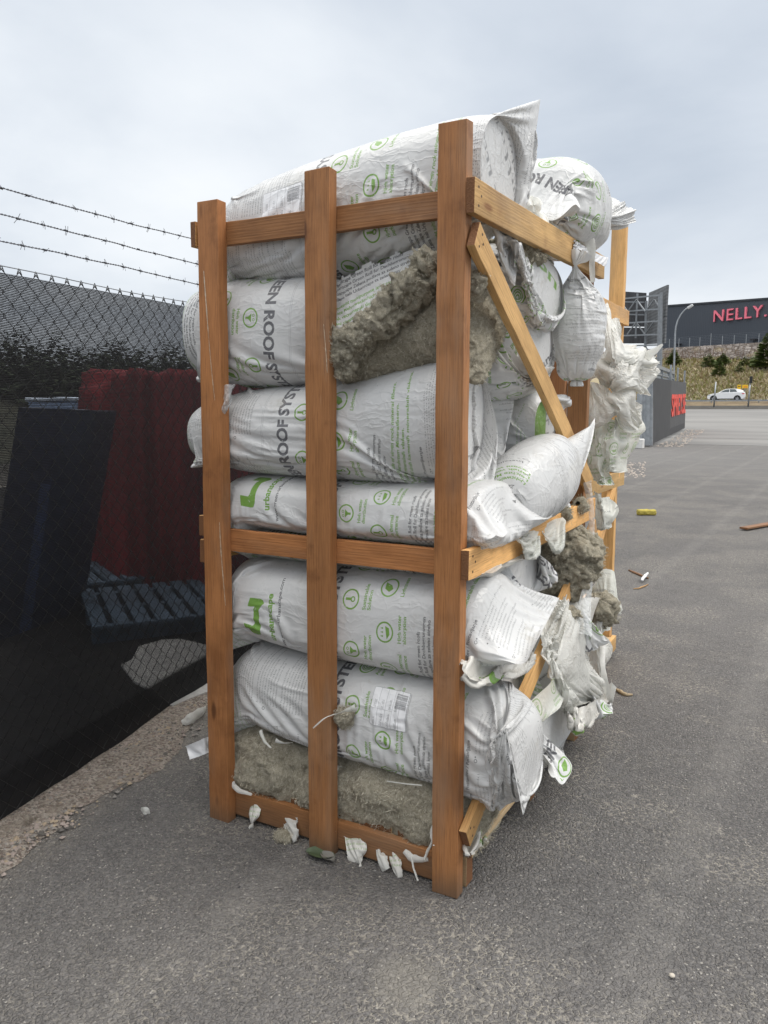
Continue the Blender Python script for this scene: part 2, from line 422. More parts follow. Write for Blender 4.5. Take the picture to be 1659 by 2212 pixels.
# ------------------------------------------------------------------ thin-film cloth relaxation (bags, loose sheets)
def solve(X, ru, rv, wrap, iters, core=None, clamps=None, w=None, sealed=None, grav=.00004, ks=1., kc=.45, kb=.05, damp=.86, seed=0, jit=.002, kcrow=None):
    rs = np.random.RandomState(seed)
    X = X.astype(np.float32).copy(); M, Nn = X.shape[:2]
    W = np.ones((M, Nn, 1), np.float32) if w is None else w.astype(np.float32)[..., None]
    g = rs.randn(M, Nn, 3).astype(np.float32)
    for _ in range(2):
        g = (np.roll(g, 1, 1)+np.roll(g, -1, 1)+2*g)/4; g[1:-1] = (g[:-2]+g[2:]+2*g[1:-1])/4
    X += g*jit*W*2.5
    P = X.copy()
    ru = np.float32(ru); rv = np.float32(rv); rd = np.float32(math.hypot(ru, rv))
    sl = slice(None)
    def pairs():
        L = []
        if wrap:
            i = np.arange(0, Nn, 2); j = i+1; L.append(((sl, i), (sl, j), ru)); L.append(((sl, j), (sl, (j+1) % Nn), ru))
        else:
            for o in (0, 1):
                i = np.arange(o, Nn-1, 2); L.append(((sl, i), (sl, i+1), ru))
        for o in (0, 1):
            j = np.arange(o, M-1, 2); L.append(((j, sl), (j+1, sl), rv))
        for o in (0, 1):
            j = np.arange(o, M-1, 2)[:, None]
            if wrap:
                i = np.arange(Nn)[None]; i2 = (i+1) % Nn
            else:
                i = np.arange(Nn-1)[None]; i2 = i+1
            L.append(((j, i), (j+1, i2), rd)); L.append(((j, i2), (j+1, i), rd))
        return L
    L = pairs()
    KC = np.full((M, 1, 1), kc, np.float32)
    if kcrow is not None: KC = kcrow.astype(np.float32)[:, None, None]
    KCf = np.broadcast_to(KC, (M, Nn, 1))
    for it in range(iters):
        vel = (X-P)*damp; P = X.copy(); X = X+vel*np.minimum(W, 1)
        X[..., 2] -= grav*W[..., 0]
        for a, b, r in L:
            A = X[a]; B = X[b]; d = B-A
            l = np.sqrt((d*d).sum(-1, keepdims=True))+1e-9
            wa = W[a]; wb = W[b]; ws = wa+wb+1e-9
            e = (l-r)/l/ws
            e = np.where(l > r, e*ks, e*KCf[a])
            X[a] = A+d*e*wa; X[b] = B-d*e*wb
        if kb:
            if wrap: X += kb*W*((np.roll(X, 1, 1)+np.roll(X, -1, 1))/2-X)
            else: X[:, 1:-1] += kb*W[:, 1:-1]*((X[:, :-2]+X[:, 2:])/2-X[:, 1:-1])
            X[1:-1] += kb*W[1:-1]*((X[:-2]+X[2:])/2-X[1:-1])
        if sealed:
            for row, mir in sealed: X[row] = (X[row]+X[row][mir])/2
        if core is not None: X = core(X)
        if clamps is not None: X = clamps(X)
    return X

def perim(r1, r2, n=2.4):
    t = np.linspace(0, 2*np.pi, 200); x = r1*np.sign(np.cos(t))*abs(np.cos(t))**(2/n); z = r2*np.sign(np.sin(t))*abs(np.sin(t))**(2/n)
    return np.hypot(np.diff(x), np.diff(z)).sum()

def clampf(rules):
    """rules: (axis limits dict, axis, 'min'/'max', value)"""
    def f(X):
        for lim, ax, side, val in rules:
            k = np.ones(X.shape[:2], bool)
            for a, (lo, hi) in lim.items(): k &= (X[..., a] > lo) & (X[..., a] < hi)
            c = X[..., ax]
            if side == 'min': c[k & (c < val)] = val
            else: c[k & (c > val)] = val
        return X
    return f

def bag(name, label, a0, a1, e1, prof, ends, endf=1.12, res=.0095, excess=1.07, nexp=2.5, mat=None, s_off=0., c_off=.5, flip=False, iters=130, rules=None, seed=1,
        group=None, grav=.00005, outer=.12, sub=1, axial=1.06, cat='insulation bag', capk=5., kc=.6, kb=.035, pscale=1.):
    """a filled plastic tube bag. a0,a1: axis of the filling; e1: direction of print centre; prof: (t, off1, off2, r1, r2);
    ends: for both ends ('seal', point, direction) or ('knot', point, tuft direction, tuft length)"""
    a0 = np.array(a0, float); a1 = np.array(a1, float); L0 = np.linalg.norm(a1-a0); ax = (a1-a0)/L0
    e1 = np.array(e1, float); e1 -= ax*(e1@ax); e1 /= np.linalg.norm(e1); e2 = np.cross(e1, ax)
    if e2[2] < -.3: e2 = -e2
    prof = np.array(prof, float)
    def at(t): return [np.interp(t, prof[:, 0], prof[:, k]) for k in (1, 2, 3, 4)]
    o1m, o2m, r1m, r2m = [prof[:, k].mean() for k in (1, 2, 3, 4)]
    C = perim(max(prof[:, 3]), max(prof[:, 4]), nexp)*excess if excess < 3 else excess
    Nn = int(C/res)//4*4
    th = np.arange(Nn)*2*np.pi/Nn
    rows = []; kcr = []
    cs = np.sign(np.cos(th))*abs(np.cos(th))**(2/nexp); sn = np.sign(np.sin(th))*abs(np.sin(th))**(2/nexp)
    def core_row(t):
        o1, o2, r1, r2 = at(t); k = (1-abs(2*t-1)**capk)**(1/capk) if 0 < t < 1 else 0
        k = max(k, .02)
        return a0+ax*L0*t+np.outer(o1+cs*r1*k*1.01, e1)+np.outer(o2+sn*r2*k*1.01, e2)
    def end_rows(e, t_from, sign):
        out = []
        base = core_row(t_from); cen = base.mean(0)
        P = np.array(e[1], float); dist = np.linalg.norm(P-cen)
        n = max(4, int(dist*endf/res))
        if e[0] == 'seal':
            F = np.array(e[2], float); F /= np.linalg.norm(F)
            f1, f2 = F@e1, F@e2; an = math.atan2(f2, f1)
            i0 = int(round(an/(2*np.pi)*Nn)) % Nn
            tri = 1-2*abs(((np.arange(Nn)-i0) % Nn)/Nn*2-1); tri = -tri
            flat = P+np.outer(tri*C/4*.97*(e[4] if len(e) > 4 else 1.), F)
            nrm = np.cross(F, P-cen); nrm /= np.linalg.norm(nrm)+1e-9
            sgn = np.sign(np.sin(2*np.pi*(np.arange(Nn)-i0)/Nn)); side = ((base-cen)@nrm); sd = 1 if (side*sgn).sum() > 0 else -1
            for q in range(1, n+1):
                u = q/n; us = u*u*(3-2*u)*.55+u*.45
                out.append((base*(1-us)+flat*us+np.outer(sgn*sd*.012*(1-u), nrm), None))
            return out, [(2*i0-np.arange(Nn)) % Nn]
        P2 = np.array(e[2], float); P2 /= np.linalg.norm(P2); tl = e[3]
        for q in range(1, n+1):
            u = q/n; rr = (1-u)**1.0
            d = base-cen
            out.append((cen*(1-u)+P*u+d*max(rr, .09), u > .6))
        d = (base-cen)/np.linalg.norm(base-cen, axis=1, keepdims=True)
        x1 = np.cross(P2, [.3, .2, .9]); x1 /= np.linalg.norm(x1); x2 = np.cross(P2, x1)
        rs = np.random.RandomState(seed)
        nt = max(3, int(tl/res)); wob = 1+.5*np.sin(3*th+rs.rand()*6)+.35*np.sin(7*th+rs.rand()*6)
        for q in range(1, nt+1):
            u = q/nt
            ring_ = np.outer(d@x1, x1)+np.outer(d@x2, x2)
            out.append((P+P2*tl*u+ring_*((.015+(e[4] if len(e) > 4 else .045)*u**.7*(1-.45*u))*(1+.6*(wob-1)*u))[:, None], True))
        return out, None
    tc = .07
    nb = max(8, int(L0*(1-2*tc)/res*1.02))
    body = [core_row(t) for t in np.linspace(tc, 1-tc, nb)]
    eA, mA = end_rows(ends[0], tc, -1); eB, mB = end_rows(ends[1], 1-tc, 1)
    rowsA = [r for r, _ in eA][::-1]; rowsB = [r for r, _ in eB]
    X = np.array(rowsA+body+rowsB)
    loose = np.array([bool(k) for _, k in eA][::-1]+[False]*nb+[bool(k) for _, k in eB])
    M = len(X)
    kcr = np.where(loose, .05, kc)
    W = np.ones((M, Nn)); sealed = []
    if mA is not None: sealed.append((0, mA[0]))
    if mB is not None: sealed.append((M-1, mB[0]))
    for en, rws, fl in ((ends[0], rowsA, True), (ends[1], rowsB, False)):
        if en[0] == 'knot':
            nt = max(3, int(en[3]/res)); k = len(rws)-1-nt
            j = (len(rowsA)-1-k) if fl else (M-len(rowsB)+k)
            W[j-1:j+2] = 0
        else:
            j = 0 if fl else M-1
            if len(en) > 3: W[j] = 0
            else: W[j, ::max(1, Nn//2)] = .15
    def core(Y):
        D = Y-a0; t = (D@ax)/L0
        o1, o2, r1, r2 = at(np.clip(t, 0, 1)); tt = np.clip(t, .0005, .9995)
        k = (1-abs(2*tt-1)**capk)**(1/capk)
        ins = (t > 0) & (t < 1)
        y = D@e1-o1; z = D@e2-o2
        rho = ((abs(y)/(r1*k))**nexp+(abs(z)/(r2*k))**nexp)**(1/nexp)+1e-6
        f = np.where(ins & (rho < 1), np.minimum(1/rho, 1.6), 1.)
        bodyr = (t > .1) & (t < .9)
        f = np.where(bodyr & (rho > 1+outer), (1+outer)/rho, f)
        dy = y*(f-1); dz = z*(f-1)
        return (Y+dy[..., None]*e1+dz[..., None]*e2).astype(np.float32)
    rv = np.linalg.norm(np.diff(np.array(body), axis=0), axis=2).mean()*axial
    X = CACHED(solve, X, C/Nn, rv, True, iters, core, clampf(rules) if rules else None, W, sealed, grav, 1., kc, kb, .86, seed, .0025, kcr, key=(name, label, str(prof.tolist()), str(ends), seed))
    cc = np.arange(Nn)*(2*np.pi/Nn)/(2*np.pi)*C
    ss = np.arange(M)*rv-len(rowsA)*rv
    Pw = max(C, 1.0)
    sg = -1 if flip else 1
    uv = np.stack([np.broadcast_to(sg*cc[None]/Pw+c_off, (M, Nn)), np.broadcast_to((1-(sg*ss*pscale+s_off)/PH)[:, None], (M, Nn))], -1)
    loc = tuple((a0+a1)/2)
    o = grid_mesh(name, X.astype(float), mat or M_bag, uv, True, None, loc, None, sub)
    tag(o, label, cat, group)
    return o, X.astype(float), uv

def CACHED(fn, *a, key=None): return fn(*a)
#@CACHE

def patch(parent, X, j0, j1, i0, i1, uvbox, mat, name, off=.003, n=24):
    """a sticker that follows the bag's surface; uvbox is in metres on the print sheet"""
    M, Nn = X.shape[:2]
    jj = np.linspace(j0, j1, n); ii = np.linspace(i0, i1, n)
    P = np.empty((n, n, 3))
    for a_, j in enumerate(jj):
        for b_, i in enumerate(ii):
            jf, if_ = int(j), int(math.floor(i)); fj, fi = j-jf, i-if_
            q = lambda a, b: X[min(a, M-1), b % Nn]
            P[a_, b_] = (q(jf, if_)*(1-fi)+q(jf, if_+1)*fi)*(1-fj)+(q(jf+1, if_)*(1-fi)+q(jf+1, if_+1)*fi)*fj
    du = np.gradient(P, axis=1); dv = np.gradient(P, axis=0); nn = np.cross(du, dv); nn /= np.linalg.norm(nn, axis=2, keepdims=True)+1e-9
    cen = X.reshape(-1, 3).mean(0)
    if ((P-cen)*nn).sum() < 0: nn = -nn
    P += nn*off
    x0, y0, x1, y1 = uvbox
    u = np.linspace(x0, x1, n)/(2*PW); v = 1-np.linspace(y0, y1, n)/PH
    uv = np.stack([np.broadcast_to(u[None], (n, n)), np.broadcast_to(v[:, None], (n, n))], -1)
    o = grid_mesh(name, P-np.array(parent.location), mat, uv, False, parent, (0, 0, 0), None, 1)
    return o

def bicubic(G, n, m):
    """smooth surface through a small grid of control points"""
    G = np.array(G, float)
    def rs(A, k):
        t = np.linspace(0, len(A)-1, k); out = []
        for q in t:
            i = min(int(q), len(A)-2); f = q-i
            p0, p1, p2, p3 = A[max(i-1, 0)], A[i], A[i+1], A[min(i+2, len(A)-1)]
            out.append(.5*((2*p1)+(p2-p0)*f+(2*p0-5*p1+4*p2-p3)*f*f+(3*p1-p0-3*p2+p3)*f**3))
        return np.array(out)
    return np.swapaxes(rs(np.swapaxes(rs(G, n), 0, 1), m), 0, 1)

def crumple(shape, size, n, seed, amp):
    """faceted crumple height: max of random planes"""
    rs = np.random.RandomState(seed); h = np.zeros(shape)
    y, x = np.mgrid[0:shape[0], 0:shape[1]]*size
    for k in range(n):
        a = rs.rand()*np.pi; p = rs.rand()*2; w = rs.choice((.05, .07, .10, .14, .2))*rs.uniform(.8, 1.25)
        d = (np.cos(a)*x+np.sin(a)*y)/w+p; h += abs((d % 2)-1)*w*rs.uniform(.3, 1)
    return (h-h.mean())/h.std()*amp

def sheet(name, label, G, res=.0085, excess=1.12, mat=None, pins='edge', iters=70, seed=1, amp=.02, core=None, rag=.0, parent=None, cat='plastic sheet', group=None, grav=.0001, sub=0, uv0=(.1, .1), kb=.006, rules=None, flip=False, crk=.30):
    G = np.array(G, float)
    lu = np.linalg.norm(np.diff(G, axis=1), axis=2).sum(1).max(); lv = np.linalg.norm(np.diff(G, axis=0), axis=2).sum(0).max()
    n, m = max(6, int(lv*excess/res)), max(6, int(lu*excess/res))
    X = bicubic(G, n, m)
    du = np.gradient(X, axis=1); dv = np.gradient(X, axis=0); nn = np.cross(du, dv); nn /= np.linalg.norm(nn, axis=2, keepdims=True)+1e-9
    X = X+nn*crumple((n, m), res, 7, seed, amp)[..., None]
    w = np.ones((n, m))
    if pins == 'edge': w[0] = w[-1] = .1; w[:, 0] = w[:, -1] = .1
    elif pins == 'top': w[0] = 0
    elif pins == 'all4': w[0, 0] = w[0, -1] = w[-1, 0] = w[-1, -1] = 0
    cf = clampf(rules) if rules else None
    X = CACHED(solve, X, res, res, False, iters, core, cf, w, None, grav, 1., .5, kb, .85, seed, .002, None, key=(name, label, str(G.tolist()), seed, excess, amp)).astype(float)
    du = np.gradient(X, axis=1); dv = np.gradient(X, axis=0); nn = np.cross(du, dv); nn /= np.linalg.norm(nn, axis=2, keepdims=True)+1e-9
    X = X+nn*crumple(X.shape[:2], res, 20, seed+50, min(.006, amp*crk))[..., None]
    keep = None
    if rag:
        y, x = np.mgrid[0:n-1, 0:m-1]; e = np.minimum(np.minimum(x, m-2-x), np.minimum(y, n-2-y))*res
        rs = np.random.RandomState(seed+5); q = np.zeros((n-1, m-1))
        for k in range(10):
            a = rs.rand()*6.28; f = rs.uniform(15, 90); q += np.sin((np.cos(a)*x+np.sin(a)*y)*res*f+rs.rand()*6)/1.6
        keep = e > rag*(.5+.35*q)
    uv = np.stack(np.broadcast_arrays((uv0[0]+np.arange(m)*res)[None]/(2*PW), 1-(uv0[1]+np.arange(n)*res)[:, None]/PH), -1)
    loc = X.reshape(-1, 3).mean(0)
    if parent is not None:
        pl = np.array(parent.matrix_world.translation if parent.parent else parent.location)
        return grid_mesh(name, X-pl, mat or M_sheet, uv, False, parent, (0, 0, 0), keep, sub)
    o = grid_mesh(name, X, mat or M_sheet, uv, False, None, tuple(loc), keep, sub)
    if crk >= .3 and amp > .02: o.data.polygons.foreach_set('use_smooth', np.zeros(len(o.data.polygons), bool))
    if cat: tag(o, label, cat, group)
    return o

# ------------------------------------------------------------------ timber
def plank(name, a, b, w, t, wdir, mat, parent, nails=(), seed=0):
    """sawn board from a to b (centre line); wdir = direction of its width; thickness t across"""
    a, b, wd = Vector(a), Vector(b), Vector(wdir)
    z = (b-a); L = z.length; z.normalize(); x = (wd-z*wd.dot(z)).normalized(); y = z.cross(x)
    r = random.Random(seed+int(L*1000)); mb = MB(); n = max(2, int(L/.06)); vs = []
    bx, by = r.uniform(-.003, .003), r.uniform(-.002, .002)
    for i in range(n+1):
        q = i/n; j = lambda: r.uniform(-.0007, .0007)
        ox = bx*math.sin(q*math.pi)+j(); oy = by*math.sin(q*math.pi)+j()
        for sx, sy in ((-1, -1), (1, -1), (1, 1), (-1, 1)):
            e = 0 if 0 < i < n else r.uniform(-.0025, .0025)
            vs.append((sx*w/2+ox+j(), sy*t/2+oy+j()*.6, q*L+e))
    fs = []; ms = []
    for i in range(n):
        for k in range(4): fs.append((i*4+k, i*4+(k+1) % 4, i*4+4+(k+1) % 4, i*4+4+k))
    mb.add(vs, fs, 0); mb.add(vs[:4], [(3, 2, 1, 0)], 1); mb.add(vs[-4:], [(0, 1, 2, 3)], 1)
    for nu, nl, sd in nails:     # nail heads: across, along, side
        c = Vector((nu*w/2, sd*(t/2+.0004), nl)); k = 8
        mb.add([c]+[c+Vector((math.cos(2*math.pi*i/k)*.0042, 0, math.sin(2*math.pi*i/k)*.0042)) for i in range(k)], [(0, 1+i, 1+(i+1) % k) for i in range(k)], 2)
    o = mb.build(name, [mat, M_end, M_nail], None)
    import bmesh
    bm = bmesh.new(); bm.from_mesh(o.data); bmesh.ops.remove_doubles(bm, verts=bm.verts, dist=.0002); bm.to_mesh(o.data); bm.free()
    bv = o.modifiers.new('bevel', 'BEVEL'); bv.width = .0022; bv.segments = 2; bv.limit_method = 'ANGLE'; bv.angle_limit = rad(50)
    M4 = Matrix(((x.x, y.x, z.x, a.x), (x.y, y.y, z.y, a.y), (x.z, y.z, z.z, a.z), (0, 0, 0, 1)))
    if parent:
        o.parent = parent; M4 = Matrix.Translation(-Vector(parent.location)) @ M4
    o.matrix_basis = M4
    return o

TP = .045
crate = empty('timber_crate', (-.45, .75, 0), 'orange brown slatted timber crate packed with white insulation bags, near camera', 'crate')
def fpost(u0, u1, vb, t0, t1, vt, nails=()):
    b0, b1, q0, q1 = V(u0, vb, 'y', 0), V(u1, vb, 'y', 0), V(t0, vt, 'y', 0), V(t1, vt, 'y', 0)
    w = ((b1-b0)[0]+(q1-q0)[0])/2
    zb = max(0, min(b0[2], b1[2])); a = ((b0+b1)/2); b = (q0+q1)/2; a[2] = 0.0; a[1] = b[1] = TP/2
    return plank('post', a, b, w, TP, (1, 0, 0), M_wood, crate, nails, u0), a, b
pn, pna, pnb = fpost(932, 988, 1934, 947, 1009, 260, [(-.5, .07, 1), (.1, .05, 1), (.4, .09, 1), (-.1, 1.1, 1), (.4, 1.06, 1), (0, 2.17, 1)])
pm_, pma, pmb = fpost(668, 715, 1846, 656, 711, 364, [(.3, .1, 1), (-.2, 1.09, 1), (.1, 2.12, 1)])
pl_, pla, plb = fpost(453, 494, 1772, 426, 469, 433, [(.5, 2.0, 1), (-.3, 1.1, 1), (0, .12, 1)])
XL, XR, YB = -1.0, .006, 1.47
RT = .026
M_drip = plain('dried_white_drip', (.56, .44, .32), .5, 0, .3, 90)
def drip(post, pts, w):
    mb = MB(); P = [V(u, v, 'y', -.0009) for u, v in pts]; P = bicubic([[p]*2 for p in P], 24, 2)[:, 0]; n = len(P)
    L = [p-ar_([w*.6*(.3+.7*math.sin(math.pi*(.1+.85*i/n)))*(1+.5*math.sin(i*1.9)*math.sin(i*.7)), 0, 0]) for i, p in enumerate(P)]; R_ = [2*p-l for p, l in zip(P, L)]
    mb.add(L+R_, [(i, n+i, n+i+1, i+1) for i in range(n-1)])
    o = mb.build('paint_drip', M_drip, post); o.matrix_parent_inverse = (Matrix.Translation(crate.location) @ post.matrix_basis).inverted()
# front rails behind the posts
def rail(za, zb, w, name='rail', y=TP+RT/2, x0=XL-.005, x1=XR, mat=None):
    return plank(name, (x0, y, za), (x1, y, zb), w, RT, (0, 0, 1), mat or M_wood, crate)
rail(2.164, 2.158, .078); rail(1.083, 1.083, .080)
rail(.066, .058, .10, 'bottom_rail')
# rear posts and rails
for x, h in ((-.04, 2.20), (-.5, 2.16), (-.96, 2.16)):
    plank('post', (x, YB-TP/2, 0), (x, YB-TP/2, h), .09, TP, (1, 0, 0), M_wood, crate, (), int(x*100))
for z in (2.02, 1.08, .06): plank('rail', (XL, YB-TP-RT/2, z), (XR, YB-TP-RT/2, z), .08, RT, (0, 0, 1), M_wood2, crate)
# right-hand side: rails and braces nailed on the outside of the posts
XS = XR+.012+RT/2
def side(u0, v0, u1, v1, w, name, x=XS, nails=(), sd=0, ext=0):
    a, b = V(u0, v0, 'x', x), V(u1, v1, 'x', x); d = (b-a)/np.linalg.norm(b-a)
    return plank(name, a-d*ext, b+d*ext, w, RT, (0, 0, 1) if name == 'rail' else (0, 1, 0), M_wood2, crate, nails, sd)
nl = [(-.5, .03, -1), (.1, .05, -1), (.55, .03, -1), (0, 1.40, -1), (.5, 1.42, -1)]
nl = nl+[(a, b, 1) for a, b, _ in nl]
zt = V(1016, 421, 'x', XS)[2]; zt2 = V(1291, 573, 'x', XS)[2]
plank('rail', (XS, -.012, zt), (XS, 1.49, zt2), .098, RT, (0, 0, 1), M_wood2, crate, nl, 3)
zm = V(1000, 1224, 'x', XS)[2]; zm2 = V(1281, 1096, 'x', XS)[2]
plank('rail', (XS, -.012, zm), (XS, 1.49, zm2), .092, RT, (0, 0, 1), M_wood2, crate, nl, 4)
plank('brace', V(1022, 505, 'x', XS), V(1273, 1050, 'x', XS), .082, RT, (0, 1, 0), M_wood2, crate, nl, 5)
plank('brace', V(1003, 1812, 'x', XS), V(1283, 1135, 'x', XS), .075, RT, (0, 1, 0), M_wood2, crate, nl, 6)
# left-hand side rails (only their ends show)
for z, w in ((2.165, .085), (1.135, .075), (1.04, .085)):
    plank('rail', (-1.024, .004, z), (-1.024, 1.49, z), w, RT, (0, 0, 1), M_wood2, crate, (), int(z*10))
# floor: deck boards lengthwise, bearers under them
for i, x in enumerate((-.03, -.18, -.33, -.48, -.63, -.78, -.93)):
    plank('deck_board', (x, .075, .118), (x, 1.47, .118), .125, .022, (1, 0, 0), M_deck, crate, (), i)
for y in (.10, .75, 1.40):
    plank('bearer', (XL, y, .0535), (XR+.01, y, .0535), .055, .105, (0, 1, 0), M_deck, crate, (), int(y*100))

# ------------------------------------------------------------------ mineral wool
T_cl = bpy.data.textures.new('wool_clumps', 'CLOUDS'); T_cl.noise_scale = .030; T_cl.noise_depth = 6; T_cl.noise_basis = 'ORIGINAL_PERLIN'
T_rg = bpy.data.textures.new('wool_strands', 'MUSGRAVE'); T_rg.musgrave_type = 'RIDGED_MULTIFRACTAL'; T_rg.noise_scale = .045; T_rg.octaves = 5; T_rg.lacunarity = 2.3
def tease(o, k=1., kc=1.):
    b = o.modifiers.new('sub', 'SUBSURF'); b.subdivision_type = 'SIMPLE'; b.levels = b.render_levels = 1
    for tx, st in ((T_rg, .011*k*kc), (T_cl, .022*k*kc)):
        d = o.modifiers.new('tease', 'DISPLACE'); d.texture = tx; d.strength = st; d.mid_level = .5; d.texture_coords = 'LOCAL'
def fbm(P, sc, oc=4, seed=0.):
    out = np.zeros(P.shape[:2]); a = 1.
    for o in range(oc):
        f = sc*2**o
        for i in range(P.shape[0]):
            for j in range(P.shape[1]):
                p = P[i, j]; out[i, j] += a*mnoise.noise((p[0]*f+seed, p[1]*f, p[2]*f))
        a *= .5
    return out

M_fib = [plain('wool_fibre_'+k, c, .9, 0, .15, 40) for k, c in (('light', (.66, .615, .50)), ('mid', (.48, .435, .335)), ('dark', (.31, .28, .21)))]
def fuzz_mesh(P, Nr, count, seed, parent, loc, lmin=.005, lmax=.018):
    rs = np.random.RandomState(seed); P = P.reshape(-1, 3); Nr = Nr.reshape(-1, 3)
    k = rs.randint(0, len(P), count); p = P[k]+rs.randn(count, 3)*.004; n = Nr[k]
    q = p*17.; fl = np.stack([np.sin(q[:, 1]*1.3+q[:, 2])+np.sin(q[:, 2]*2.1), np.sin(q[:, 2]*1.1+q[:, 0]*1.7)+np.cos(q[:, 0]*2.3), np.sin(q[:, 0]*1.4+q[:, 1]*.9)+np.cos(q[:, 1]*2.7)], 1)
    d = fl+rs.randn(count, 3)*.55; d -= n*(d*n).sum(1, keepdims=True)*.85; d /= np.linalg.norm(d, axis=1, keepdims=True)+1e-9
    l = rs.uniform(lmin, lmax, (count, 1)); w = np.cross(d, n); w /= np.linalg.norm(w, axis=1, keepdims=True)+1e-9; w *= rs.uniform(.0003, .0010, (count, 1))
    h = rs.uniform(.0, .006, (count, 1)); c = rs.randn(count, 3)*.004
    p = p-np.array(loc)+n*rs.uniform(-.002, .004, (count, 1)); m_ = p+d*l*.5+n*h+c; e_ = p+d*l+n*h*rs.uniform(-.6, 1.4, (count, 1))
    Vt = np.stack([p-w, p+w, m_+w*.8, m_-w*.8, e_], 1).reshape(-1, 3)
    b = np.arange(count)*5; F = np.empty((count*2, 4), int); fs = [(x, x+1, x+2, x+3) for x in b]+[(x+3, x+2, x+4) for x in b]
    me = bpy.data.meshes.new('loose_fibres'); me.from_pydata(Vt.tolist(), [], fs)
    mi = rs.choice(3, count, p=[.36, .40, .24]); me.polygons.foreach_set('material_index', np.concatenate([mi, mi]))
    for m__ in M_fib: me.materials.append(m__)
    o = bpy.data.objects.new('loose_fibres', me); COL.objects.link(o); o.parent = parent
    return o
def woollog(name, label, a0, a1, r1, r2, res=.011, n=2.4, amp=.02, seed=0., fuzz=900, mat=None, cat='insulation roll', group=None, spiral=0., capk=9., e1=(0, -1, 0), ridg=.0, parent=None):
    a0 = np.array(a0, float); a1 = np.array(a1, float); L = np.linalg.norm(a1-a0); ax = (a1-a0)/L
    e1 = np.array(e1, float); e1 -= ax*(ax@e1); e1 /= np.linalg.norm(e1); e2 = np.cross(e1, ax)
    Nn = int(perim(r1, r2, n)/res); nl_ = int(L/res); nc = int(min(r1, r2)/res)
    rows = [(0., (i+.3)/nc) for i in range(nc)]+[((i+.5)/nl_, 1.) for i in range(nl_)]+[(1., 1-(i+.7)/nc) for i in range(nc)]
    th = np.arange(Nn)*2*np.pi/Nn
    cs = np.sign(np.cos(th))*abs(np.cos(th))**(2/n); sn = np.sign(np.sin(th))*abs(np.sin(th))**(2/n)
    X = np.empty((len(rows), Nn, 3)); Nr = np.empty_like(X)
    for i, (t, k) in enumerate(rows):
        kk = k*((1-abs(2*t-1)**capk*.12))
        X[i] = a0+ax*L*t+np.outer(cs*r1*kk, e1)+np.outer(sn*r2*kk, e2)
        nr = np.outer(cs, e1)+np.outer(sn, e2)
        if k < 1: nr = nr*k**3+ax*(1 if t > .5 else -1)*(1.2-k**3); 
        Nr[i] = nr/np.linalg.norm(nr, axis=1, keepdims=True)
        if spiral and k < 1: X[i] += np.outer(np.abs(np.sin((k*r1*1.0/.028+th/(2*np.pi))*np.pi))*spiral, ax*(1 if t > .5 else -1))
    h = fbm(X, 6., 5, seed)
    if ridg: h = h+ridg*(1-2*abs(fbm(X*np.array([.6, 1, 1]), 9., 3, seed+9)))
    X = X+Nr*(h*amp)[..., None]
    loc = tuple((a0+a1)/2) if parent is None else tuple(parent.location)
    o = grid_mesh(name, X, mat or M_wool, None, True, parent, loc if parent is None else (0, 0, 0), None, 0)
    if parent is not None:
        o.data.vertices.foreach_set('co', (X.reshape(-1, 3)-np.array(loc)).astype(np.float32).ravel())
    o.data.update(); tease(o, 1. if res > .008 else .7, .5)
    if fuzz: fuzz_mesh(X, Nr, fuzz*5, int(seed*10)+3, o, loc, .005, .016)
    if cat and parent is None: tag(o, label, cat, group)
    return o, X

for po, pts, w in ((pl_, [(440, 585), (444, 640), (450, 720)], .004), (pl_, [(450, 720), (457, 800), (464, 865)], .0022), (pl_, [(474, 1128), (478, 1200), (487, 1308)], .0030), (pm_, [(699, 700), (704, 760), (707, 805)], .0022)): drip(po, pts, w)
# ------------------------------------------------------------------ the stack behind the front posts
FG = 'white insulation bags packed in the crate'
front = [({2: (2.10, 2.22)}, 1, 'min', .076), ({2: (1.03, 1.14)}, 1, 'min', .076), ({0: (-.10, .03)}, 1, 'min', .05), ({0: (-.56, -.43)}, 1, 'min', .05), ({0: (-1.03, -.90)}, 1, 'min', .05)]
def fbag(label, st, y0, y1, endL, endR, **kw):
    """front bag: st = (x, z bottom, z top)"""
    x0, x1 = st[0][0], st[-1][0]; yc = (y0+y1)/2; zc0 = (st[0][1]+st[0][2])/2
    prof = [((x-x0)/(x1-x0), 0, (b+t)/2-zc0, (y1-y0)/2, (t-b)/2) for x, b, t in st]
    rl = list(front)+kw.pop('more', []); kw.setdefault('capk', 7.)
    return bag('insulation_bag', label, (x0, yc, zc0), (x1, yc, zc0), (0, -1, 0), prof, (endL, endR), rules=rl, group=FG, **kw)

A = lambda u, v, ax, val: tuple(V(u, v, ax, val))
def LE(z0, z1): k = {0: (-2, -.98)}; return [(k, 0, 'min', -1.235), (k, 2, 'min', z0), (k, 2, 'max', z1)]
def seam(tip, mid): return (tuple(mid), tuple(ar_(tip)-ar_(mid)))
TR = {2: (2.02, 2.205), 1: (-.1, 1.5)}
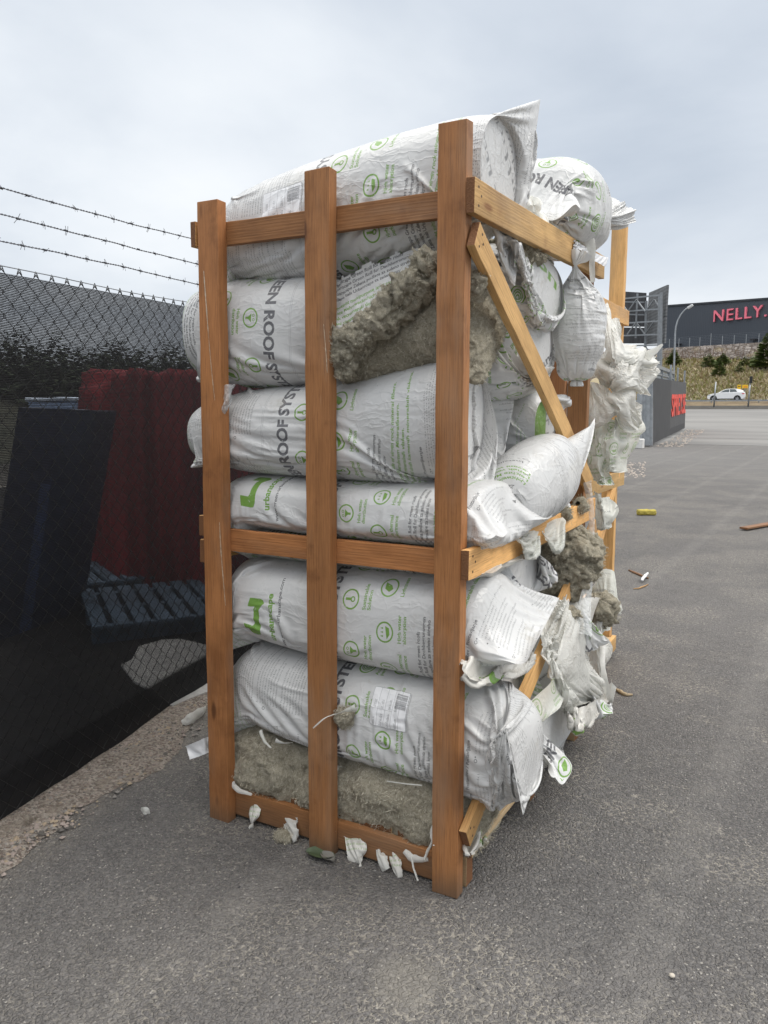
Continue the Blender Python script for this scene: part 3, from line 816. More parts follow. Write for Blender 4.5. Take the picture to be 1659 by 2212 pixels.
# topmost bag, tilted, lying over the top rail
b1, X1, uv1 = fbag('topmost white bag lying tilted over the top rail, with pointed open end', [(-1.10, 2.01, 2.37), (-.8, 2.01, 2.395), (-.5, 2.03, 2.43), (-.2, 2.06, 2.465), (.10, 2.16, 2.515)], .085, .50,
     ('seal', (-1.10, .30, 2.17), (0, .25, 1)), ('seal', *seam(V(1163, 248, 'y', .52), V(1140, 415, 'y', .46)), 'pin', .95), s_off=.04, c_off=.72, seed=11, excess=1.05, more=[(TR, 0, 'max', XR+.006)], capk=3.2, endf=1.25)
b2, X2, uv2 = fbag('white bag below the topmost one, torn open so grey wool spills out', [(-1.20, 1.67, 2.02), (-.95, 1.66, 2.04), (-.8, 1.655, 2.03), (-.52, 1.66, 2.02)], .06, .46,
     ('seal', (-1.22, .25, 1.84), (0, .2, 1)), ('seal', (-.40, .27, 1.80), (0, .1, 1)), s_off=.98, c_off=.25, flip=True, seed=12, excess=1.07, more=LE(1.66, 2.03))
b3, X3, uv3 = fbag('plump white bag with grey lettering under the torn bag', [(-1.19, 1.335, 1.59), (-.95, 1.335, 1.63), (-.82, 1.33, 1.645), (-.5, 1.325, 1.66), (-.3, 1.325, 1.70), (-.12, 1.325, 1.735), (.03, 1.33, 1.70)], .055, .47,
     ('seal', (-1.21, .25, 1.47), (0, .2, 1)), ('seal', A(1046, 935, 'y', .36), (.12, .35, -1)), s_off=.09, c_off=.75, seed=13, excess=1.07, more=LE(1.34, 1.64))
b4, X4, uv4 = fbag('flattened white bag resting on the middle rail', [(-1.0, 1.125, 1.325), (-.63, 1.115, 1.32), (-.13, 1.115, 1.32), (.03, 1.12, 1.34)], .055, .50,
     ('seal', (-1.05, .3, 1.22), (0, .9, .3)), ('seal', (.125, .27, 1.20), (.0, 1, .0)), s_off=.094, c_off=.17, seed=14, excess=1.06)
b4b, _, _ = fbag('dim greenish bag wedged in the gap behind the middle rail', [(-1.0, 1.0, 1.12), (-.5, 1.0, 1.115), (.0, 1.0, 1.115)], .13, .52,
     ('seal', (-1.05, .3, 1.06), (0, 1, 0)), ('seal', (.06, .3, 1.06), (0, 1, 0)), s_off=.8, seed=15, iters=50, sub=0, mat=M_bag_dirty)
b5, X5, uv5 = fbag('white bag with big green logo directly below the middle rail', [(-1.0, .76, 1.0), (-.92, .70, 1.01), (-.64, .675, 1.01), (-.13, .67, 1.03), (.05, .68, 1.03)], .05, .48,
     ('seal', (-1.06, .3, .88), (0, .7, .7)), ('seal', *seam(V(1203, 1302, 'x', .12), (.16, .40, .835)), 'pin'), s_off=.085, c_off=.25, seed=16, excess=1.065)
b6, X6, uv6 = fbag('white bag with torn hole and paper label, above the bare wool roll', [(-1.02, .37, .64), (-.92, .345, .675), (-.65, .32, .66), (-.12, .30, .67), (.05, .26, .65), (.185, .21, .63)], .05, .44,
     ('seal', (-1.07, .3, .52), (0, .7, .7)), ('seal', *seam(V(1131, 1768, 'x', .21), V(1103, 1628, 'x', .205)), 'pin', .80), s_off=.055, c_off=.75, seed=17, excess=1.05, capk=4.5, endf=1.05, more=[({0: (-9, .04)}, 2, 'min', .135), ({0: (.05, 9)}, 2, 'max', .655)])
def patch_at(parent, X, P, ds, dc, uvbox, n=24):
    d = ((X-ar_(P))**2).sum(2); j, i = np.unravel_index(d.argmin(), d.shape)
    rv = np.linalg.norm(X[j+1, i]-X[j, i]); ru = np.linalg.norm(X[j, (i+1) % X.shape[1]]-X[j, i])
    return patch(parent, X, j-ds/2/rv, j+ds/2/rv, i-dc/2/ru, i+dc/2/ru, uvbox, M_paper, 'label_sticker')
patch_at(b1, X1, V(612, 445, 'y', .09), .17, .12, (.02, 1.585, .22, 1.687))
patch_at(b6, X6, V(838, 1535, 'y', .05), .145, .13, (.02, 1.585, .22, 1.687))

# bare roll at the bottom
w7, WX = woollog('wool_roll', 'bare grey mineral wool roll in torn wrapper at the crate bottom', (-1.03, .26, .205), (.02, .26, .185), .205, .145, res=.009, amp=.024, seed=3., fuzz=5000, ridg=.5)
w2, _ = woollog('wool_roll', 'dark bare wool roll spilling out of the torn bag', (-.52, .27, 1.76), (-.06, .28, 1.84), .19, .16, amp=.02, seed=5., fuzz=2500, spiral=.02)
# ragged wool lip along the torn edge
lip = [V(735, 815, 'y', .055), V(760, 745, 'y', .05), V(830, 690, 'y', .06), V(900, 615, 'y', .07), V(940, 545, 'y', .09)]
def lump(name, label, pts, rs, seed, cat='insulation', group=None, amp=.022, parent=None, res=.0075, fuzz=1200, mat=None, n=2.):
    """ragged lump of wool along a path"""
    P = bicubic([[p]*2 for p in pts], max(8, int(sum(np.linalg.norm(np.array(a)-b) for a, b in zip(pts[:-1], pts[1:]))/res)), 2)[:, 0]
    R = np.interp(np.linspace(0, len(rs)-1, len(P)), range(len(rs)), rs); ax = P[-1]-P[0]; ax /= np.linalg.norm(ax)
    e1 = np.cross(ax, [.2, 1, .1]); e1 /= np.linalg.norm(e1); e2 = np.cross(ax, e1)
    Nn = int(2*np.pi*max(rs)/res); th = np.arange(Nn)*2*np.pi/Nn
    cap = np.sqrt(np.clip(1-abs(np.linspace(-1, 1, len(P)))**6, 0.01, 1))
    D = np.outer(np.cos(th), e1)+np.outer(np.sin(th), e2)
    X = P[:, None]+D[None]*(R*cap)[:, None, None]
    h = fbm(X, 12., 5, seed)+.7*(1-2*abs(fbm(X, 20., 3, seed+7))); X = X+D[None]*(h*amp)[..., None]+fbm(X, 34., 3, seed+3)[..., None]*amp*.55*(D[None]+ax*.6)
    loc = X.reshape(-1, 3).mean(0)
    if parent is not None: loc = np.array(parent.location)
    o = grid_mesh(name, X, mat or M_wool, None, True, parent, tuple(loc), None, 0)
    if parent is not None: o.location = (0, 0, 0)
    tease(o, min(1.2, max(rs)/.045))
    if fuzz: fuzz_mesh(X, np.broadcast_to(D[None], X.shape), fuzz*5, int(seed)%1000, o, loc, .004, .013)
    if parent is None: tag(o, label, cat, group)
    return o
lump('torn_wool_edge', None, lip, [.028, .035, .045, .045, .03], 7, parent=w2, amp=.03)
lump('wool_flap', None, [V(716, 770, 'y', .07), V(745, 755, 'y', .06), V(790, 740, 'y', .06)], [.03, .04, .03], 8, parent=w2, amp=.03)
# torn film flap over the wool
sheet('torn_film', None, [[A(715, 610, 'y', .10), A(790, 560, 'y', .13), A(920, 525, 'y', .17)], [A(712, 680, 'y', .07), A(790, 630, 'y', .065), A(890, 590, 'y', .10)], [A(740, 720, 'y', .055), A(800, 690, 'y', .04), A(862, 640, 'y', .065)]],
      mat=M_bag, parent=b2, rag=.012, seed=4, uv0=(.05, .86), excess=1.03, amp=.006, iters=40)

# torn hole in the bag above the bare roll, and twisted film tail
lump('torn_hole_wool', None, [V(728, 1540, 'y', .045), V(745, 1550, 'y', .04), V(762, 1560, 'y', .045)], [.022, .03, .022], 9, parent=b6, amp=.012, fuzz=250)
def strip(name, pts, w, parent, mat, seed=1, roll=0., label=None, cat=None, twist=0., group=None, n=22):
    """a narrow torn ribbon of film along pts; w = widths"""
    P = bicubic([[p]*2 for p in pts], n, 2)[:, 0]; W_ = np.interp(np.linspace(0, len(w)-1, n), range(len(w)), w)
    rs = np.random.RandomState(seed); k = 7; X = np.empty((n, k, 3)); a0 = rs.rand()*6
    for i in range(n):
        t = P[min(i+1, n-1)]-P[max(i-1, 0)]; t /= np.linalg.norm(t)+1e-9
        s = np.cross(t, _f); s /= np.linalg.norm(s)+1e-9; q = np.cross(s, t)
        an = twist*i/n+.4*math.sin(a0+i*.5)*(.5 if roll == 0 else 0); s2 = s*math.cos(an)+q*math.sin(an); q2 = -s*math.sin(an)+q*math.cos(an)
        for j in range(k):
            u = j/(k-1)*2-1; ww = W_[i]*(1+.10*math.sin(i*.8+a0+(3 if u > 0 else 0))+.05*math.sin(i*2.3+a0*3))
            if roll:
                X[i, j] = P[i]+(s2*math.sin(u*roll)+q2*(1-math.cos(u*roll)))*ww/roll
            else: X[i, j] = P[i]+s2*u*ww+q2*(.30*ww*(u*u-.3)+.05*ww*math.sin(i*.9+j))
    pl = np.array(parent.location) if parent else X.reshape(-1, 3).mean(0)
    uv = np.stack(np.broadcast_arrays((np.arange(k)*.01+.02)[None]/(2*PW), 1-(np.arange(n)*.012+1.45)[:, None]/PH), -1)
    o = grid_mesh(name, X-pl if parent else X, mat, uv, False, parent, (0, 0, 0) if parent else tuple(pl), None, 1)
    if label: tag(o, label, cat, group)
    return o
strip('film_tail', [V(768, 1528, 'y', .03), V(745, 1538, 'y', .02), V(718, 1545, 'y', 0.0), V(700, 1553, 'y', -.015), V(676, 1573, 'y', -.02)], [.012, .009, .006, .004, .002], b6, M_sheet, 3, twist=3)
for i, (pts, w, rl) in enumerate([
    ([(722, 1795), (717, 1812), (712, 1830)], [.012, .010, .004], 1.8), 
    
    ([(886, 1852), (893, 1878), (904, 1903)], [.012, .012, .011], 2.6), ([(870, 1838), (895, 1856), (925, 1858)], [.012, .02, .008], 0),
    ([(939, 1778), (937, 1800), (938, 1826)], [.008, .014, .010], 1.6), ([(938, 1818), (927, 1840), (917, 1858)], [.014, .015, .015], 2.4),
    ([(838, 1688), (870, 1694), (910, 1698)], [.008, .007, .007], 2.8), ([(488, 1628), (484, 1652), (486, 1672)], [.012, .012, .004], 1.4),
    ([(487, 1665), (481, 1690), (488, 1700)], [.01, .014, .004], 0), ([(498, 1690), (515, 1706), (545, 1716)], [.012, .014, .006], 0),
    ([(560, 1578), (575, 1600), (585, 1615)], [.014, .010, .006], 1.5), ([(596, 1600), (612, 1606), (628, 1605)], [.012, .008, .005], 0)]):
    strip('wrapper_scrap', [V(u+3*math.sin(k*2.1+i), v, 'y', (.025 if v > 1640 else .045)-.012*k*(i % 2)) for k, (u, v) in enumerate(pts)], [q*.8 for q in w], w7, M_sheet, i+20, rl if rl else .9, twist=(i % 5-2)*.7)
for i, (u, v, w, h, dx) in enumerate(((552, 1730, 26, 52, -12), (622, 1750, 46, 58, 16), (768, 1796, 50, 70, 14), (818, 1816, 26, 54, 16), (850, 1830, 30, 62, 8))):
    k = w/2
    G = [[A(u-k, v-6, 'y', .062), A(u, v-2, 'y', .058), A(u+k, v+6, 'y', .062)], [A(u-k*.9+dx*.3, v+h*.4, 'y', .035), A(u+dx*.4, v+h*.45, 'y', .012), A(u+k*.8+dx*.4, v+h*.42, 'y', .034)], [A(u-k*.2+dx, v+h*.92, 'y', .03), A(u+dx, v+h, 'y', .010), A(u+k*.25+dx, v+h*.9, 'y', .026)]]
    sheet('wrapper_scrap', None, G, mat=M_sheet if i % 2 else M_bag_dirty, parent=w7, rag=.004, res=.005, excess=1.10, amp=.008, iters=40, seed=130+i, pins='top', uv0=(.1, .02))
strip('wrapper_scrap', [V(705, 1690, 'y', .05), V(708, 1730, 'y', .048), V(712, 1785, 'y', .045)], [.006, .012, .008], w7, M_sheet, 51, 1.2)
strip('wrapper_scrap', [V(722, 1648, 'y', .06), V(712, 1672, 'y', .05), V(707, 1700, 'y', .05)], [.03, .02, .008], w7, M_sheet, 52)
sheet('wrapper_scrap', None, [[A(398, 1612, 'y', .06), A(425, 1602, 'y', .06), A(448, 1588, 'y', .08)], [A(405, 1625, 'y', .05), A(430, 1618, 'y', .06), A(448, 1612, 'y', .08)], [A(413, 1638, 'y', .05), A(437, 1632, 'y', .06), A(448, 1625, 'y', .08)]], mat=M_paper, parent=w7, uv0=(.3, 1.6), excess=1.03, amp=.004, iters=25, seed=9)
sheet('clear_scrap', None, [[A(478, 838, 'y', .03), A(488, 838, 'y', .03), A(498, 840, 'y', .04)], [A(472, 868, 'y', .02), A(485, 868, 'y', .0), A(498, 866, 'y', .03)], [A(467, 893, 'y', .03), A(480, 897, 'y', .015), A(492, 888, 'y', .03)]], mat=M_clear, parent=b3, excess=1.25, amp=.012, iters=30, seed=5, res=.006)

# ------------------------------------------------------------------ bags seen on the open right-hand side
side_r = [({2: (zt-.05, zt+.05), 1: (0, 1.5)}, 0, 'max', XR+.008), ({2: (zm-.048, zm+.048), 1: (.6, 1.5)}, 0, 'max', XR+.01)]
def rbag(label, a0, a1, e1, r1, r2, ends, **kw):
    pr = [(0, 0, 0, r1*.93, r2*.93), (.5, 0, 0, r1, r2), (1, 0, 0, r1*.95, r2*.95)]
    kw.setdefault('group', FG); kw.setdefault('capk', 3.2)
    return bag('insulation_bag', label, a0, a1, e1, pr, ends, **kw)
ar = np.array
floor_r = [({0: (-9, .05)}, 2, 'min', .135), ({0: (.05, 9)}, 2, 'min', .03)]
INS = [({}, 0, 'max', XR+.007)]
def clear(p, q, h=.085):
    return [({1: (y-.05, y+.05), 2: (z-h, z+h)}, 0, 'max', XR+.007) for y, z in [(p[1]+(q[1]-p[1])*k/18, p[2]+(q[2]-p[2])*k/18) for k in range(19)]]
CB = clear(V(1022, 505, 'x', XS), V(1273, 1050, 'x', XS))+clear(V(1003, 1812, 'x', XS), V(1283, 1135, 'x', XS))+[({2: (zm-.05, zm+.05)}, 0, 'max', XR+.009), ({2: (zt-.06, zt+.06)}, 0, 'max', XR+.007)]
def xbag(label, c, r1, r2, seal, L=.5, e=(0, -1, 0), **kw):
    '''bag lying crosswise: its end faces the open side at c'''
    c = ar(c); kw.setdefault('rules', CB)
    return rbag(label, c-ar([L, 0, 0]), c, e, r1, r2, (('seal', c-ar([L+.12, 0, 0]), (0, 1, 0)), seal), **kw)
# top of the stack behind the tilted bag, tied at its far end
c = ar([-.09, 1.16, 2.395]); r1b, _, _ = rbag('bag tied with a knot on top of the stack, behind the tilted topmost bag', c+ar([0, -.28, -.0]), c+ar([.0, .25, -.02]), (1, 0, 0), .22, .18,
     (('seal', c+ar([-.12, -.36, -.05]), (1, 0, -.1)), ('knot', A(1289, 466, 'x', .02), (.30, .55, .30), .17, .085)), seed=31, s_off=.60, c_off=.50, excess=1.06, capk=2.6, rules=[({2: (2.0, 2.215)}, 0, 'max', XR+.006)])
r2b, _, _ = xbag('round white bag with bluish print smears under the top rail', (.06, .76, 1.995), .36, .185, ('knot', A(1122, 520, 'x', .05), (.4, -.2, .8), .04, .02), seed=32, s_off=.10, c_off=.45, excess=1.04, capk=2.2, rules=CB+[({0: (.0, 9)}, 2, 'max', 2.10)])
r3b, _, _ = rbag('grey white bag hanging slack below the far end of top rail', (.035, 1.12, 1.715), (.03, 1.13, 2.08), (1, 0, 0), .105, .135,
     (('knot', (.035, 1.12, 1.685), (0, 0, -1), .02, .02), ('knot', A(1243, 572, 'x', .05), (.1, .1, .9), .05, .03)), seed=33, s_off=1.04, excess=1.05, capk=2.4, c_off=.75)
r4b, _, _ = xbag('bag tied in a knot, half hidden by the slanted brace', (.06, .74, 1.79), .24, .185, ('knot', A(1204, 800, 'x', .07), (.25, .50, -.08), .12, .055), seed=34, s_off=.35, c_off=.25, excess=1.06, capk=2.2, rules=CB)
r5b, _, _ = rbag('leaning printed bag between front post and slanted brace', V(1112, 975, 'y', .52), V(1080, 745, 'y', .56), (.45, -.9, 0), .15, .21,
     (('seal', A(1084, 1004, 'y', .46), (.75, .6, .1)), ('seal', V(1065, 715, 'y', .75), (1, .3, 0))), seed=35, s_off=1.53, c_off=.75, flip=True, excess=1.04, kc=.6, rules=INS)
r7b, _, _ = xbag('bag deep behind the brace showing green logo', (.0, .98, 1.50), .18, .17, ('seal', (.04, 1.0, 1.50), (.1, 1, .9)), seed=36, s_off=-.36, c_off=.15, iters=90)
r8b, _, _ = xbag('small printed bag squeezed beside the foot of slanted brace', (.03, 1.15, 1.28), .20, .14, ('seal', (.06, 1.15, 1.20), (0, 1, .2)), seed=37, s_off=.0, iters=90, c_off=.75, excess=1.05)
r6b, _, _ = rbag('big printed bag bulging over middle rail, one corner pointing up', (.005, .40, 1.235), (.035, .93, 1.36), (.9, -.2, .1), .125, .15,
     (('seal', (.0, .28, 1.20), (.1, .3, -.9)), ('seal', *seam(V(1270, 925, 'x', .10), V(1238, 972, 'x', .075)), 'pin')), seed=38, s_off=1.06, c_off=.75, excess=1.05, kc=.6, endf=1.15, rules=[({2: (1.02, 1.155)}, 0, 'max', XR+.01)])
r9b, _, _ = xbag('bag tucked beneath the middle rail above the pointed-corner bag', (.03, .62, .94), .27, .14, ('seal', (.06, .66, .92), (.1, 1, -.1)), seed=39, s_off=.0, c_off=.75, iters=90)
r10b, _, _ = xbag('lower bag with green icons, torn and slumping at the crate rear', (.12, .95, .56), .42, .20, ('seal', (.15, .95, .50), (.05, 1, .0)), seed=40, s_off=.02, c_off=.25, excess=1.05, rules=floor_r+CB)
r11b, _, _ = xbag('grimy bag slumped on the crate floor near the rear post', (.13, .98, .275), .42, .15, ('seal', (.17, 1.0, .22), (.02, 1, .0)), seed=41, s_off=.0, c_off=.0, excess=1.04, rules=floor_r+[({}, 1, 'max', 1.44)])
r12b, _, _ = xbag('plain bag lying low between the front column and slumped bag', (.03, .56, .42), .20, .24, ('seal', (.06, .58, .38), (.05, 1, .2)), seed=42, s_off=.4, c_off=.75, rules=floor_r+CB, iters=90)
# wool showing between the bags
lump('wool_lump', 'torn grey wool lump bulging out beneath the middle rail', [(-.04, 1.20, 1.06), (-.01, 1.22, .95), (-.01, 1.22, .83), (-.04, 1.20, .71)], [.10, .13, .13, .085], 14, amp=.035, res=.010, fuzz=3000)
lump('wool_tuft', 'dark wool tuft hanging under the tilted topmost bag', [V(1090, 520, 'y', .62), V(1100, 560, 'y', .62), V(1098, 590, 'y', .62)], [.09, .10, .06], 15, amp=.03, fuzz=900)
lump('wool_tuft', 'shredded wool tuft over the brace above the lower torn bag', [V(1205, 1325, 'x', .03), V(1222, 1350, 'x', .035), V(1212, 1380, 'x', .03)], [.05, .06, .04], 16, amp=.03, fuzz=800)
lump('wool_tuft', 'small wool tuft poking out right of the slumping torn bag', [V(1290, 1295, 'x', .06), V(1300, 1320, 'x', .06), V(1305, 1335, 'x', .06)], [.05, .06, .03], 17, amp=.03, fuzz=500)
for (u, v), lb in (((1222, 1108), 'tiny wool scrap on the middle rail, the nearer one'), ((1257, 1092), 'tiny wool scrap on the middle rail, by the rear post')):
    lump('wool_scrap', lb, [V(u-9, v-4, 'x', XS+.012), V(u, v, 'x', XS+.02), V(u+8, v+9, 'x', XS+.016)], [.012, .022, .010], u, amp=.012, fuzz=120, res=.006, group='wool scraps on the middle rail')
# layered wool sheets slumping out beside the front post
wl = empty('wool_slab', tuple(V(1035, 720, 'y', .30)), 'layered wool slab folded over beside the near post', 'insulation')
for i in range(5):
    o_ = i*.022
    G = [[A(1000, 610+i*6, 'y', .20+o_), A(1035, 590+i*5, 'y', .35+o_), A(1062, 640+i*3, 'y', .50+o_)], [A(1003, 720+i*4, 'y', .16+o_), A(1050-i*2, 700, 'y', .26+o_), A(1075+i*3, 690, 'y', .45+o_)], [A(1004, 812-i*4, 'y', .14+o_), A(1042, 822-i*7, 'y', .24+o_), A(1068+i*4, 735-i*2, 'y', .42+o_)]]
    n_, m_ = 34, 30; X = bicubic(G, n_, m_); X += (fbm(X, 14., 4, i)*.010)[..., None]*ar([.7, -.7, .2])
    o = grid_mesh('wool_layer', X-ar(wl.location), M_wool, None, False, wl, (0, 0, 0), None, 0, .014); tease(o, .8)
    fuzz_mesh(X, np.broadcast_to(ar([.7, -.7, .1]), X.shape), 2500, 60+i, o, tuple(wl.location))
lump('torn_end', None, [V(1012, 590, 'y', .12), V(1020, 615, 'y', .13), V(1015, 650, 'y', .12)], [.03, .045, .03], 19, parent=wl, amp=.02, fuzz=300)

# loose film hanging off the right-hand side
LG = 'loose plastic film hanging off the crates'
XO = XS+.03
def sh(label, G, ax='x', **kw):
    g = [[A(u, v, ax, d) for u, v, d in row] for row in G]
    return sheet('plastic_sheet', label, g, group=LG, **kw)
sh('white film corner drooping over the middle rail, left of its twin', [[(1112, 1150, .02), (1140, 1142, .06), (1166, 1146, .05)], [(1122, 1166, .07), (1142, 1165, .09), (1160, 1166, .08)], [(1144, 1190, .07), (1146, 1192, .08), (1149, 1190, .07)]], mat=M_sheet_p, seed=61, excess=1.04, amp=.006, uv0=(.1, 1.2), res=.009)
sh('white film corner drooping over the middle rail, right of its twin', [[(1166, 1135, .03), (1195, 1120, .06), (1218, 1115, .06)], [(1182, 1160, .07), (1200, 1155, .09), (1214, 1150, .08)], [(1198, 1190, .07), (1201, 1192, .08), (1206, 1188, .07)]], mat=M_sheet_p, seed=62, excess=1.04, amp=.006, uv0=(.1, 1.2), res=.009)
sh('crumpled white film spilling from the lower torn bag', [[(1190, 1300, .03), (1235, 1285, .05), (1278, 1288, .03)], [(1175, 1390, .06), (1230, 1385, .12), (1285, 1380, .08)], [(1200, 1470, .09), (1245, 1480, .16), (1290, 1470, .10)], [(1215, 1515, .07), (1255, 1530, .14), (1300, 1500, .10)]], mat=M_sheet, seed=63, excess=1.03, amp=.026, iters=35, crk=.3, pins='top', rag=.007, kb=.02)
sh('printed film flap with green icons lying on the slumping bag', [[(1112, 1545, .05), (1160, 1490, .09), (1215, 1420, .07)], [(1118, 1575, .07), (1172, 1525, .12), (1228, 1470, .10)], [(1125, 1600, .08), (1185, 1545, .13), (1240, 1490, .12)]], mat=M_sheet_p, seed=64, excess=1.06, amp=.01, uv0=(.02, .58), rag=.006)
sh('dirty film band drooping round the lower torn bag', [[(1222, 1520, .11), (1265, 1520, .16), (1312, 1490, .12)], [(1228, 1545, .13), (1270, 1545, .19), (1318, 1503, .14)], [(1232, 1560, .12), (1265, 1565, .17), (1315, 1512, .13)]], mat=M_bag_dirty, seed=65, excess=1.08, amp=.012, rag=.004)
sh('folded dirty film across the top of the lowest front bag', [[(1000, 1425, .02), (1060, 1420, .05), (1110, 1405, .06), (1148, 1408, .05)], [(995, 1450, .05), (1060, 1442, .09), (1112, 1430, .09), (1150, 1415, .07)], [(998, 1465, .03), (1060, 1460, .07), (1105, 1445, .08), (1140, 1440, .05)]], mat=M_bag_dirty, seed=66, excess=1.03, amp=.006)
sh('grubby film bunched on the deck beside the lower brace', [[(1003, 1740, .0), (1030, 1735, .02), (1055, 1725, .0)], [(1005, 1800, .0), (1030, 1790, .03), (1052, 1770, .0)], [(1010, 1850, .05), (1028, 1848, .07), (1048, 1815, .04)]], mat=M_bag_dirty, seed=67, excess=1.06, amp=.014)
sh('dirty white film crumpled on the deck edge', [[(1110, 1620, .0), (1150, 1610, .03), (1200, 1625, .02)], [(1115, 1640, .03), (1160, 1640, .08), (1205, 1640, .05)], [(1125, 1650, .03), (1165, 1655, .08), (1200, 1650, .05)]], mat=M_bag_dirty, seed=68, excess=1.05, amp=.012)
# tag on the top rail
sheet('paper_tag', 'white printed paper tag hanging at the far end of top rail', [[A(1242, 520, 'x', XS+.02), A(1275, 540, 'x', XS+.03), A(1314, 556, 'x', XS+.05)], [A(1240, 536, 'x', XS+.02), A(1272, 556, 'x', XS+.04), A(1308, 577, 'x', XS+.05)]], mat=M_paper, cat='paper tag', excess=1.01, amp=.002, iters=10, uv0=(.02, 1.585), pins='edge')
strip('film_ribbon', [A(1258, 505, 'x', XS+.02), A(1276, 525, 'x', XS+.05), A(1280, 560, 'x', XS+.05), A(1280, 610, 'x', XS+.03)], [.03, .02, .014, .010], None, M_sheet, 71, label='thin white film ribbon knotted over the paper tag', cat='plastic ribbon', group=LG)
for i, (pts, w) in enumerate((([(1175, 475), (1150, 455), (1145, 440), (1165, 430)], [.03, .05, .04, .02]), ([(1195, 468), (1215, 440), (1222, 428)], [.03, .04, .02]), ([(1185, 470), (1212, 485), (1240, 480)], [.03, .05, .02]), ([(1180, 468), (1165, 482), (1205, 492)], [.03, .05, .03]))):
    strip('knotted_tail', [V(u, v, 'x', -.02+.01*i) for u, v in pts], w, r1b, M_sheet, 80+i)

# ------------------------------------------------------------------ second crate behind
c2 = empty('timber_crate', (-.45, 2.5, 0), 'second timber crate standing behind, bursting with torn white film', 'crate')
y2, y3 = 1.62, 2.80
q_ = V(1318, 1404, 'y', y3); xr2 = q_[0]; z2 = V(1305, 476, 'y', y3)[2]; w2_ = .085
plank('post', (xr2-w2_/2, y3, 0), (xr2-w2_/2+.0, y3, z2), w2_, .06, (1, 0, 0), M_wood2, c2, ((.2, 2.05, 1),), 21)
for x in (-.6, -1.07): plank('post', (x, y3, 0), (x, y3, 2.3), .09, TP, (1, 0, 0), M_wood, c2, (), int(x*77))
for x in (xr2-.05, -.6, -1.07): plank('post', (x, y2+TP/2, 0), (x, y2+TP/2, 2.0), .09, TP, (1, 0, 0), M_wood, c2, (), int(x*55))
for z in (1.9, 1.06, .07): plank('rail', (-1.1, y2+TP+.013, z), (xr2, y2+TP+.013, z), .08, RT, (0, 0, 1), M_wood2, c2, (), int(z*10))
xs2 = xr2+.005+RT/2
for z, e in ((V(1320, 672, 'x', xs2)[2], y3+.01), (V(1310, 1043, 'x', xs2)[2], y3+.06), (.08, y3+.02)): plank('rail', (xs2, y2-.01, z), (xs2, e, z), .09, RT, (0, 0, 1), M_wood2, c2, nl, int(z*13))
plank('brace', (xs2, y2+.03, 1.7), (xs2, 2.75, 1.18), .08, RT, (0, 1, 0), M_wood2, c2, nl, 31)
plank('brace', (xs2+.0, y2+.25, .40), (xs2+.0, 2.76, 1.24), .08, RT, (0, 1, 0), M_wood2, c2, nl, 32)
for i in range(6): plank('deck_board', (xr2-.05-.17*i, y2+.09, .118), (xr2-.05-.17*i, 2.75, .118), .13, .022, (1, 0, 0), M_deck, c2, (), 40+i)
for y in (1.75, 2.2, 2.65): plank('bearer', (-1.1, y, .0535), (xr2-.02, y, .0535), .06, .105, (0, 1, 0), M_deck, c2, (), int(y*10))
# its load: bags copied from the first crate
for i, (src, dz, dy, lb) in enumerate(((b5, -.55, 2.05, 'bag on the floor of the second crate'), (b3, -1.1, 2.05, 'bag resting in the lower half of the second crate'), (b5, .0, 2.07, 'bag at half height in the second crate'), (b3, -.15, 2.06, 'bag below the upper rail of second crate'), (b6, 1.25, 2.07, 'bag high up in the second crate'))):
    o = src.copy(); COL.objects.link(o); o.location = (src.location.x-.42, src.location.y+dy-.2, src.location.z+dz); o['label'] = lb
    o['group'] = 'white bags in the second crate'
G2 = 'torn white film bursting from the second crate'
def sh2(label, G, **kw):
    g = [[A(u, v, 'y', d) for u, v, d in row] for row in G]
    return sheet('plastic_sheet', label, g, group=G2, **kw)
sh2('big crumpled white film under the tall pale post of second crate', [[(1284, 668, 2.0), (1310, 660, 2.0), (1335, 690, 2.1)], [(1278, 730, 1.9), (1325, 720, 1.75), (1368, 735, 2.1)], [(1276, 780, 1.9), (1330, 775, 1.7), (1395, 760, 2.1)], [(1278, 815, 1.9), (1335, 800, 1.75), (1405, 790, 2.15)]], seed=91, excess=1.035, amp=.040, iters=30, mat=M_sheet)
sh2('puffed white film fold bulging furthest to the right', [[(1300, 800, 1.85), (1345, 768, 1.8), (1392, 752, 2.0), (1405, 775, 2.2)], [(1295, 830, 1.8), (1350, 800, 1.66), (1398, 800, 1.95), (1408, 810, 2.2)], [(1300, 850, 1.85), (1350, 835, 1.75), (1385, 848, 2.0), (1398, 850, 2.2)]], seed=92, excess=1.04, amp=.034, iters=30, mat=M_sheet)
sh2('creamy crumpled film in the middle of the bursting crate', [[(1276, 825, 1.85), (1330, 835, 1.75), (1385, 850, 2.0)], [(1278, 880, 1.8), (1335, 880, 1.62), (1402, 885, 2.0)], [(1278, 925, 1.85), (1330, 915, 1.72), (1385, 930, 2.05)]], seed=93, excess=1.035, amp=.040, iters=30, mat=M_sheet)
sh2('thin greenish printed film hanging below the creamy film', [[(1278, 900, 1.85), (1335, 895, 1.75), (1395, 905, 2.05)], [(1276, 960, 1.8), (1330, 955, 1.68), (1375, 950, 2.05)], [(1280, 1010, 1.82), (1315, 1020, 1.74), (1345, 1010, 2.0)]], seed=94, excess=1.035, amp=.034, iters=30, mat=M_sheet_p, uv0=(.05, .58))
sh2('limp film end dangling above the rail of the second crate', [[(1276, 985, 1.75), (1305, 985, 1.70), (1335, 990, 1.9)], [(1278, 1020, 1.75), (1300, 1020, 1.68), (1325, 1015, 1.85)], [(1283, 1045, 1.75), (1295, 1048, 1.70), (1306, 1042, 1.8)]], seed=95, excess=1.05, amp=.025, iters=30, mat=M_sheet_p, uv0=(.2, .62))
